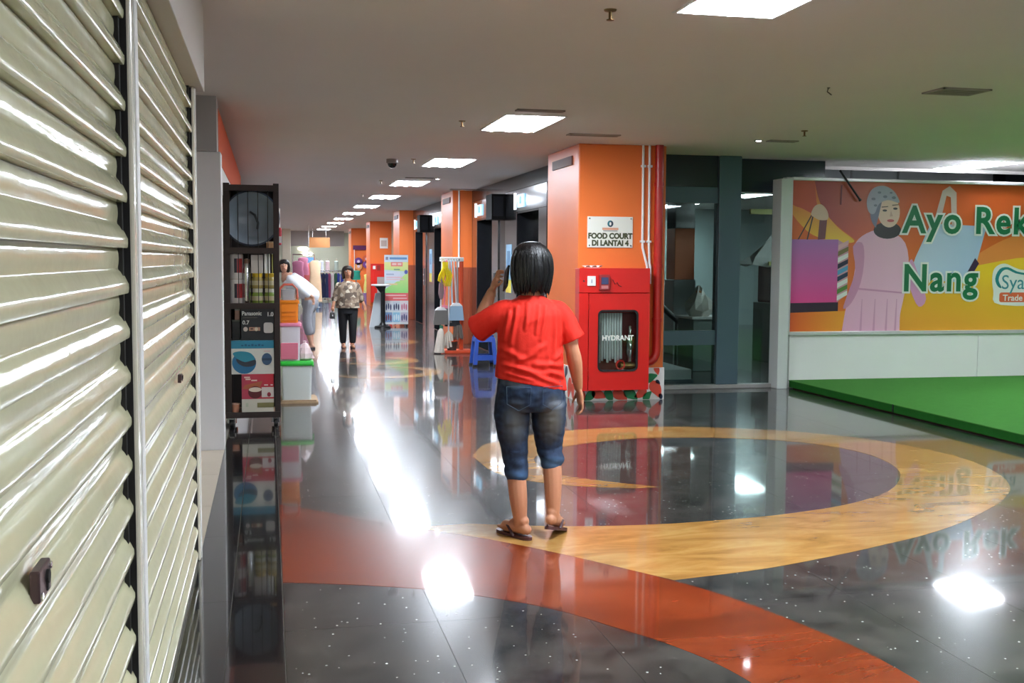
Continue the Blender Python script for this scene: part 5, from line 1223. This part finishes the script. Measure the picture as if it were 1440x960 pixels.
# left foot flat, turned outwards; right foot pushing off on its toes
def foot(heel, toe, s=1.0):
    h, t_ = Vector(heel), Vector(toe); d = t_ - h; u = Vector((0, 0, 1)); sd = d.cross(u).normalized()
    r = [limb([h + Vector((0, 0, .032)), h + d*.45 + Vector((0, 0, .03)), h + d*.8 + Vector((0, 0, .022))], [.031, .034, .036], 12), limb([h + d*.12 + Vector((0, 0, .075)), h + d*.5 + Vector((0, 0, .05))], [.034, .03], 12)]
    for k in range(5):
        q = h + d*(.80 - .012*k*k*.5) + sd*(-.030 + .0155*k) + Vector((0, 0, .018))
        r.append(limb([q, q + d*.10, q + d*(.19 - .018*k)], [.012 - .0008*k, .011 - .0008*k, .009 - .0006*k], 8))
    return r
FL = ((-.03, -.045, .024), (-.125, .15, .024)); FR = ((.105, -.06, .078), (.215, .12, .024))
parts += foot(*FL) + foot(*FR)
# right hand, relaxed and half curled
parts.append(limb([(.292, .055, .835), (.304, .065, .795), (.308, .07, .76)], [.026, .036, .037], 12, .52, side=(0, 1, 0)))
for k, (dy, L_f) in enumerate(((.030, .074), (.010, .082), (-.010, .077), (-.029, .062))):
    parts.append(finger((.311, .07 + dy, .752 - .004*abs(k - 1)), (.10, 0, -1), (-.35, 0, -1), (-.85, -.05, -.75), L_f, .0088))
parts.append(finger((.296, .098, .80), (-.15, .55, -.8), (-.35, .2, -.9), (-.45, 0, -.9), .066, .0098))
# left hand round the phone
parts.append(limb([wr_l, (-.183, .145, 1.405), (-.175, .130, 1.435)], [.026, .034, .032], 12, .55, side=(0, 1, 0)))
for k, (dz, dy, L_f) in enumerate(((.016, .002, .078), (.004, .012, .082), (-.014, .018, .076), (-.030, .020, .064))):
    parts.append(finger((-.172, .118 + dy, 1.445 + dz), (.02, -.45, .62), (.35, -.70, .2), (.75, -.35, -.1), L_f, .0086))
parts.append(finger((-.178, .118, 1.41), (.3, -.9, .1), (.55, -.5, .45), (.5, -.2, .7), .064, .0096))
body = fused('body', parts, SKIN, man, .0048, 4)
face_parts(HD, 1, man)
# shirt
TS = mat('red_tshirt', (208, 36, 20), .75, bump=.12, bscale=150, spec=.3)
folds = []
for (xa, za, xb, zb_, a, w_) in ((-.10, 1.30, -.135, 1.10, .006, .010), (-.04, 1.31, -.06, 1.18, .005, .009), (.02, 1.30, .00, 1.16, .007, .010), (.06, 1.30, .025, 1.12, .006, .010), (.115, 1.28, .105, 1.02, .009, .011), (.14, 1.27, .15, 1.05, .006, .009),
        (-.14, 1.27, -.165, 1.12, .008, .010), (.075, 1.12, .06, .98, .005, .012), (-.03, 1.05, .05, 1.09, .006, .014), (-.12, 1.0, .00, 1.045, .006, .012), (-.165, .985, .06, .93, .009, .011), (-.10, .965, .13, .875, .009, .011), (-.16, .94, -.02, .905, .006, .010),
        (.05, .955, .165, .915, .010, .013), (.0, .985, .16, .975, .009, .014), (-.05, 1.21, .03, 1.24, .004, .015), (.09, .99, .17, 1.06, .008, .013), (-.17, 1.07, -.08, 1.02, .006, .013)):
    folds.append((Vector((xa, za)), Vector((xb, zb_)), a, w_))
def fold_disp(co, n_):
    p = Vector((co.x, co.z)); d = 0.0
    for a, b_, amp, w_ in folds:
        ab = b_ - a; t_ = max(0, min(1, (p - a).dot(ab)/ab.length_squared)); q = (p - (a + ab*t_)).length
        d += 1.45*amp*math.exp(-(q/w_)**2)*math.sin(math.pi*(.12 + .76*t_)) - .35*amp*math.exp(-((q - 2*w_)/w_)**2)
    return d + .0035*mnoise.noise(Vector((co.x*14, co.y*14, co.z*5))) + .002*mnoise.noise(Vector((co.x*40, co.y*40, co.z*14)))
def sleeve(pts, r):
    P_ = catmull([tuple(p) + (q,) for p, q in zip(pts, r)], 4)
    return B().tube([p[:3] for p in P_], [p[3] for p in P_], n=20)
shirt = [ico_loft([((.002, -.004, .868), .204, .143, -.20), ((.002, -.004, .875), .205, .144, -.20), ((-.002, 0, .96), .195, .136, -.12), ((-.003, 0, 1.08), .185, .128, 0), ((-.002, 0, 1.18), .190, .124, 0), ((0, 0, 1.25), .196, .116, 0), ((0, 0, 1.295), .185, .095, 0), ((0, 0, 1.325), .130, .078, 0), ((0, .0, 1.345), .085, .068, 0), ((0, .005, 1.362), .066, .062, 0)]),
    sleeve([(-.10, 0, 1.278), (-.15, .012, 1.268), (-.20, .035, 1.238), (-.245, .07, 1.20), (-.285, .105, 1.168)], [.058, .066, .070, .074, .079]), sleeve([(.10, 0, 1.278), (.15, -.002, 1.262), (.19, -.006, 1.215), (.215, -.012, 1.16), (.238, -.016, 1.112)], [.058, .067, .068, .068, .072])]
fused('tshirt', shirt, TS, man, .0062, 3, fold_disp)
# shorts
dm = bpy.data.materials.new('faded_denim'); dm.use_nodes = True
nt = dm.node_tree; n = nt.nodes; L = nt.links; bs_ = n['Principled BSDF']; bs_.inputs['Roughness'].default_value = .85
tc = n.new('ShaderNodeTexCoord')
no = n.new('ShaderNodeTexNoise'); no.inputs['Scale'].default_value = 26; no.inputs['Detail'].default_value = 6; L.new(tc.outputs['Object'], no.inputs['Vector'])
cr = n.new('ShaderNodeValToRGB'); cr.color_ramp.elements[0].color = lin((16, 30, 52)); cr.color_ramp.elements[1].color = lin((34, 56, 86)); cr.color_ramp.elements[0].position = .35; cr.color_ramp.elements[1].position = .7
L.new(no.outputs['Fac'], cr.inputs['Fac'])
prev = cr.outputs[0]
def wear(center, scale, rgb, strength):
    """a worn patch of the cloth itself"""
    global prev
    mp = n.new('ShaderNodeMapping'); mp.vector_type = 'POINT'
    mp.inputs['Scale'].default_value = (1/scale[0], 1/scale[1], 1/scale[2]); mp.inputs['Location'].default_value = (-center[0]/scale[0], -center[1]/scale[1], -center[2]/scale[2])
    L.new(tc.outputs['Object'], mp.inputs['Vector'])
    gr = n.new('ShaderNodeTexGradient'); gr.gradient_type = 'SPHERICAL'; L.new(mp.outputs[0], gr.inputs['Vector'])
    mm = n.new('ShaderNodeMath'); mm.operation = 'MULTIPLY'; mm.inputs[1].default_value = strength; mm.use_clamp = True; L.new(gr.outputs['Fac'], mm.inputs[0])
    mx = n.new('ShaderNodeMix'); mx.data_type = 'RGBA'; mx.inputs['B'].default_value = lin(rgb); L.new(mm.outputs[0], mx.inputs['Factor']); L.new(prev, mx.inputs['A']); prev = mx.outputs['Result']
wear((-.105, -.12, .66), (.085, .25, .16), (84, 88, 90), 1.15); wear((.105, -.12, .67), (.09, .25, .17), (98, 98, 94), 1.25); wear((-.11, -.12, .90), (.09, .2, .05), (110, 120, 128), .8)
wear((.13, -.12, .76), (.07, .2, .03), (150, 160, 172), .9); wear((.12, -.1, .42), (.10, .3, .05), (70, 106, 144), 1.2); wear((-.08, -.1, .36), (.09, .3, .045), (60, 96, 134), .9)
L.new(prev, bs_.inputs['Base Color'])
n2 = n.new('ShaderNodeTexNoise'); n2.inputs['Scale'].default_value = 300; bp = n.new('ShaderNodeBump'); bp.inputs['Strength'].default_value = .15; bp.inputs['Distance'].default_value = .004; L.new(tc.outputs['Object'], n2.inputs['Vector']); L.new(n2.outputs['Fac'], bp.inputs['Height']); L.new(bp.outputs[0], bs_.inputs['Normal'])
def jean_disp(co, n_):
    z = co.z
    k = .004*mnoise.noise(Vector((co.x*10, co.y*10, z*26))) + .003*mnoise.noise(Vector((co.x*22, co.y*22, z*40)))
    if z < .50: k += .0025*math.sin(z*95 + co.x*20)
    return k
jeans = [ico_loft([((0, -.005, .72), .14, .115, 0), ((0, -.008, .77), .187, .135, 0), ((0, -.008, .84), .194, .14, 0), ((0, -.004, .92), .183, .13, 0), ((0, 0, .965), .172, .12, 0)]),
    limb([(-.100, -.004, .80), (-.105, .005, .70), (-.098, .01, .60), (-.084, .02, .48), (-.078, .002, .385), (-.078, .0, .372)], [.098, .100, .090, .074, .068, .068], 18),
    limb([(.100, -.004, .80), (.108, .01, .70), (.115, .03, .60), (.122, .04, .50), (.129, .015, .445), (.129, .012, .435)], [.098, .099, .090, .075, .069, .069], 18)]
pants = fused('denim_shorts', jeans, dm, man, .0062, 3, jean_disp)
def pocket(cx, sgn):
    b = B(); pl = [(cx - .062, .865), (cx + .062, .865), (cx + .060, .77), (cx, .735), (cx - .060, .77)]
    off = origin(man)
    for k in range(5):
        a, c = pl[k], pl[(k+1) % 5]
        pts = []
        for t_ in [i/6 for i in range(7)]:
            x, z = a[0] + (c[0]-a[0])*t_, a[1] + (c[1]-a[1])*t_
            yy_ = -.008 - .139*math.sqrt(max(0, 1 - (x/.197)**2)) - .002
            if z < .78: yy_ += (.78 - z)*.22
            pts.append((x + off.x, yy_ + off.y, z + off.z))
        b.tube(pts, .0014, n=5)
    return obj('pocket_stitching', b, mat('stitch_pale', (62, 82, 106), .8), pants)
pocket(-.095, -1); pocket(.095, 1)
# hair
def bob(c, fwd, parent, s=1.0, zlow=-.155, wid=.114, m=HAIR, name='hair', seed=1.0):
    off = origin(parent); x, y, z = c; N = 72; rs = []
    prof = [(.012, .121), (.042, .117), (.074, .102), (.098, .074), (.112, .036), (.1185, -.01), (.1185, -.055), (.112, -.095), (.102, -.125), (.088, zlow)]
    for r, h in prof:
        rg = []
        for j in range(N):
            a = 2*math.pi*j/N; cx_, sy_ = math.cos(a), math.sin(a)
            k = 1 + .012*math.sin(17*a + seed + 6*h) + .010*math.sin(31*a - 14*h)
            rr_x, rr_y = r*s*(wid/.117)*k, r*s*1.04*k
            hh = h*s
            if h < -.05: hh -= s*(.014*math.sin(11*a + seed) + .010*math.sin(23*a + 2)) * (1 if h < -.11 else .4)
            # open at the face: pull the front strands back inside the skull
            fr = sy_*fwd
            if fr > .45 and h < .045:
                q = min(1, (fr - .45)/.2)*min(1, (.045 - h)/.03); rr_y *= (1 - .62*q); rr_x *= (1 - .35*q); 
            rg.append((x + off.x + rr_x*cx_, y + off.y - .008*fwd*s + rr_y*sy_, z + off.z + hh))
        rs.append(rg)
    h = obj(name, B().rings(rs), m, parent, smooth=True)
    return h
hair = bob(HD, 1, man)
off = origin(man)
b = B(); rnd = random.Random(4)
for k in range(46):   # loose strands over the back and sides
    a = math.radians(rnd.uniform(190, 350)); r = .108
    p0 = (HD[0] + .05*math.cos(a), HD[1] - .008 + .05*math.sin(a), HD[2] + .113)
    p1 = (HD[0] + r*math.cos(a), HD[1] - .008 + r*1.04*math.sin(a), HD[2] + .044 + rnd.uniform(-.006, .004))
    p2 = (HD[0] + .119*math.cos(a + .04), HD[1] - .008 + .122*math.sin(a + .04), HD[2] - .05)
    p3 = (HD[0] + .094*math.cos(a + rnd.uniform(-.1, .14)), HD[1] - .008 + .098*math.sin(a), HD[2] - .145 - rnd.uniform(0, .03))
    q = catmull([p0, p1, p2, p3], 4)
    b.tube([(u[0] + off.x, u[1] + off.y, u[2] + off.z) for u in q], [.004]*2 + [.006]*(len(q) - 4) + [.004, .0015], n=5)
sd = obj('strands', b, HAIR, hair, smooth=True)
# phone
ph = thing('phone', 'black mobile phone held to the ear by the person in red', 'phone', (1.42 - .132, 5.85 + .055, 1.46))
R_ = Matrix.Rotation(.22, 3, 'Y') @ Matrix.Rotation(-.5, 3, 'X')
def placed(b, c): 
    b.v = [tuple(Vector(c) + R_ @ Vector(v)) for v in b.v]; return b
pc = (1.42 - .130, 5.85 + .055, 1.452)
obj('case', placed(B().box(-.0055, .0055, -.034, .034, -.068, .068), pc), BLACK, ph, bevel=.003)
obj('screen', placed(B().box(.0052, .0062, -.031, .031, -.060, .060), pc), mat('phone_screen', (30, 34, 40), .08), ph)
obj('side_trim', placed(B().box(-.004, .004, -.0352, -.034, -.05, .05), pc), CHROME, ph)
# sandals
MAR = mat('maroon_rubber', (74, 34, 36), .5); MAR2 = mat('maroon_strap', (58, 26, 30), .45)
def sandal(heel, toe, label):
    h, t_ = Vector(heel), Vector(toe); d = (t_ - h); Ld = d.length*1.16; u = d.normalized(); sd_ = u.cross(Vector((0, 0, 1))).normalized(); nn = sd_.cross(u).normalized()
    o = h - u*.035
    outl = catmull([(0, -.012), (0, .012), (.03, .034), (.09, .034), (.15, .043), (.21, .044), (.25, .028), (.262, 0), (.25, -.026), (.21, -.040), (.15, -.037), (.09, -.031), (.03, -.032)], 3, True)
    k = (Ld + .035)/.262
    S = lambda a, c, e: off + o + u*a*k + sd_*c + nn*e
    q = obj('sandal', B().prism(outl, S, -.024, -.005), MAR, man, bevel=.003)
    q['label'] = label
    for s_ in (-1, 1): obj('strap', B().tube([S(.205, 0, .0), S(.185, s_*.012, .040), S(.14, s_*.036, .035), S(.10, s_*.040, .0), S(.095, s_*.036, -.01)], .0085, n=8, flat=.5), MAR2, q, smooth=True)
    return q
sandal(FL[0], FL[1], 'maroon sandal flat on the floor'); sandal(FR[0], FR[1], 'maroon sandal with lifted heel')

# ---------------------------------------------------------------- woman walking towards the camera
wm = thing('person', 'person in patterned blouse and black trousers walking towards the viewer', 'person', (1.37, 19.35, 0))
HW = (0, 0, 1.335)
bp_ = head(HW, -1, .95) + [limb([(0, 0, 1.14), (0, 0, 1.26)], [.055, .05]), ico_loft([((0, 0, .62), .13, .10, 0), ((0, 0, .75), .165, .12, 0), ((0, 0, .9), .15, .11, 0), ((0, 0, 1.05), .165, .11, 0), ((0, 0, 1.13), .14, .08, 0), ((0, 0, 1.17), .06, .05, 0)]),
    limb([(-.165, 0, 1.10), (-.215, .01, .90), (-.26, -.05, .74)], [.05, .04, .025]), limb([(.165, 0, 1.10), (.22, .02, .90), (.285, -.02, .74)], [.05, .04, .025]),
    limb([(-.26, -.05, .74), (-.268, -.06, .68)], [.03, .032], 10, .6), limb([(.285, -.02, .74), (.30, -.03, .68)], [.03, .032], 10, .6),
    limb([(-.075, 0, .68), (-.085, .0, .40), (-.08, .02, .06)], [.09, .06, .035]), limb([(.08, 0, .68), (.075, -.04, .40), (.075, -.02, .06)], [.09, .06, .035])]
for sx, hx, hy in ((-1, -.268, -.06), (1, .30, -.03)):
    for k in range(4): bp_.append(finger((hx, hy - .024 + .016*k, .66), (0, 0, -1), (-.3*sx, 0, -1), (-.7*sx, 0, -.7), .07, .0085))
    bp_.append(finger((hx - .01*sx, hy - .035, .69), (-.2*sx, -.5, -.8), (-.3*sx, -.1, -.9), (-.3*sx, 0, -1), .06, .0095))
for x, y in ((-.08, .02), (.075, -.02)): bp_ += [limb([(x, y + .02, .04), (x, y - .10, .03), (x + .01, y - .17, .024)], [.034, .036, .028], 12)]
fused('body', bp_, SKIN, wm, .008, 3)
face_parts(HW, -1, wm, .95)
bl = bpy.data.materials.new('patterned_blouse'); bl.use_nodes = True
nt = bl.node_tree; n = nt.nodes; L = nt.links; b0 = n['Principled BSDF']; b0.inputs['Roughness'].default_value = .7
tc2 = n.new('ShaderNodeTexCoord'); v1 = n.new('ShaderNodeTexVoronoi'); v1.inputs['Scale'].default_value = 18; L.new(tc2.outputs['Object'], v1.inputs['Vector'])
c1 = n.new('ShaderNodeValToRGB'); c1.color_ramp.interpolation = 'CONSTANT'; c1.color_ramp.elements[0].color = lin((92, 78, 66)); e = c1.color_ramp.elements.new(.3); e.color = lin((150, 132, 112)); e = c1.color_ramp.elements.new(.55); e.color = lin((120, 100, 84)); c1.color_ramp.elements[-1].position = .8; c1.color_ramp.elements[-1].color = lin((196, 184, 164))
s1 = n.new('ShaderNodeSeparateColor'); L.new(v1.outputs['Color'], s1.inputs[0]); L.new(s1.outputs[0], c1.inputs['Fac']); L.new(c1.outputs[0], b0.inputs['Base Color'])
fused('blouse', [ico_loft([((0, 0, .70), .215, .155, 0), ((0, 0, .80), .20, .148, 0), ((0, 0, .95), .188, .138, 0), ((0, 0, 1.06), .195, .13, 0), ((0, 0, 1.13), .165, .10, 0), ((0, 0, 1.17), .07, .065, 0)]),
    limb([(-.15, 0, 1.09), (-.20, .01, .95), (-.225, 0, .86)], [.066, .062, .064]), limb([(.15, 0, 1.09), (.205, .015, .95), (.235, .01, .85)], [.066, .062, .064])], bl, wm, .009, 3, lambda co, n_: .006*mnoise.noise(Vector((co.x*12, co.y*12, co.z*7))))
fused('trousers', [ico_loft([((0, 0, .60), .14, .12, 0), ((0, 0, .70), .178, .13, 0), ((0, 0, .80), .17, .125, 0)]), limb([(-.085, 0, .66), (-.09, 0, .40), (-.085, .02, .12)], [.095, .074, .058]), limb([(.088, 0, .66), (.083, -.035, .40), (.08, -.02, .12)], [.095, .074, .058])], mat('black_trousers', (20, 20, 24), .8), wm, .009, 3)
bob(HW, -1, wm, .92, -.12, .118, mat('dark_brown_hair', (44, 34, 30), .45))
for x, y in ((-.08, .02), (.075, -.02)):
    q = obj('sandal', B().prism([(u[0]*.045 + x + 1.37, u[1]*.115 + y - .06 + 19.35) for u in ellipse(0, 0, 1, 1, 18)], lambda a, c, d: (a, c, d), 0, .018), MAR, wm)
    obj('strap', B().tube([(x + 1.37 - .04, y - .12 + 19.35, .015), (x + 1.37, y - .13 + 19.35, .062), (x + 1.37 + .04, y - .12 + 19.35, .015)], .012, n=8), MAR2, q)
t = thing('handbag', 'small dark bag carried by the person in patterned blouse', 'bag', (1.37 - .275, 19.28, .58))
obj('pouch', B().frustum((1.095, 19.28, .52), (.05, .09), (1.095, 19.28, .63), (.035, .07)), mat('dark_bag', (48, 44, 44), .5), t, bevel=.01); obj('clasp', B().box(1.085, 1.105, 19.185, 19.2, .56, .60), CHROME, t); obj('loop', B().tube([(1.095, 19.22, .63), (1.10, 19.28, .665), (1.095, 19.34, .63)], .007, n=6), MATS['dark_bag'], t)

# ---------------------------------------------------------------- person bending over the bins
bd = thing('person', 'person in white shirt and grey shorts bending beside the bins', 'person', (.70, 19.2, 0))
hb = (-.43, -.03, 1.44)
neck = limb([(-.42, 0, 1.27), (-.43, -.01, 1.36)], [.055, .05])
bb = head(hb, -1, .95) + [neck, limb([(0, 0, .92), (-.18, 0, 1.10), (-.36, 0, 1.22)], [.13, .135, .12], 16), limb([(-.36, -.12, 1.22), (-.18, -.18, 1.06), (.05, -.16, .90)], [.05, .04, .028]), limb([(-.36, .12, 1.22), (-.35, .2, 1.0), (-.36, .12, .80)], [.05, .04, .028]),
    limb([(.0, -.09, .88), (-.06, -.11, .50), (.02, -.09, .08)], [.09, .062, .036]), limb([(.02, .09, .88), (.02, .09, .50), (.03, .09, .08)], [.09, .062, .036]),
    limb([(.05, -.16, .90), (.06, -.165, .84)], [.028, .03], 10, .6), limb([(-.36, .12, .80), (-.36, .11, .74)], [.028, .03], 10, .6)]
for hx, hy, hz in ((.06, -.165, .83), (-.36, .11, .73)):
    for k in range(4): bb.append(finger((hx - .02 + .014*k, hy, hz), (0, -.1, -1), (0, -.3, -1), (0, -.6, -.7), .066, .0082))
    bb.append(finger((hx - .03, hy, hz + .03), (-.5, -.2, -.8), (-.2, -.2, -.9), (0, -.2, -1), .055, .009))
for y in (-.09, .09): bb.append(limb([(.05, y, .045), (-.06, y, .035), (-.13, y, .028)], [.034, .036, .028], 12))
fused('body', bb, mat('skin_light', (206, 156, 130), .5), bd, .009, 3)
face_parts(hb, -1, bd, .95)
fused('white_shirt', [limb([(.02, 0, .93), (-.16, 0, 1.08), (-.33, 0, 1.20), (-.38, 0, 1.25)], [.155, .16, .15, .09], 18), limb([(-.33, -.12, 1.21), (-.2, -.185, 1.09), (-.04, -.18, .95)], [.075, .066, .056]), limb([(-.33, .12, 1.21), (-.35, .19, 1.02)], [.072, .062])], mat('white_shirt_cloth', (232, 234, 238), .7), bd, .010, 3, lambda co, n_: .008*mnoise.noise(Vector((co.x*9, co.y*9, co.z*9))))
fused('grey_shorts', [limb([(.0, 0, .94), (.01, 0, .78)], [.14, .15], 16), limb([(.0, -.09, .82), (-.05, -.105, .52), (-.02, -.10, .30)], [.10, .085, .075]), limb([(.02, .09, .82), (.02, .09, .52), (.025, .09, .30)], [.10, .085, .075])], mat('grey_shorts_cloth', (150, 150, 156), .8), bd, .010, 3)
bob(hb, -1, bd, .92, -.05, .115)
for k, y in enumerate((-.09, .09)):
    q = obj('shoe', B().prism([(.70 - .04 + u[0]*.13, 19.2 + y + u[1]*.048) for u in ellipse(0, 0, 1, 1, 18)], lambda a, c, d: (a, c, d), 0, .03), mat('shoe_sole', (50, 48, 50), .6), bd)
    obj('upper', ell((.70 - .08, 19.2 + y, .045), (.085, .045, .04), 14, 8), mat('shoe_white', (224, 224, 226), .5), q, smooth=True)
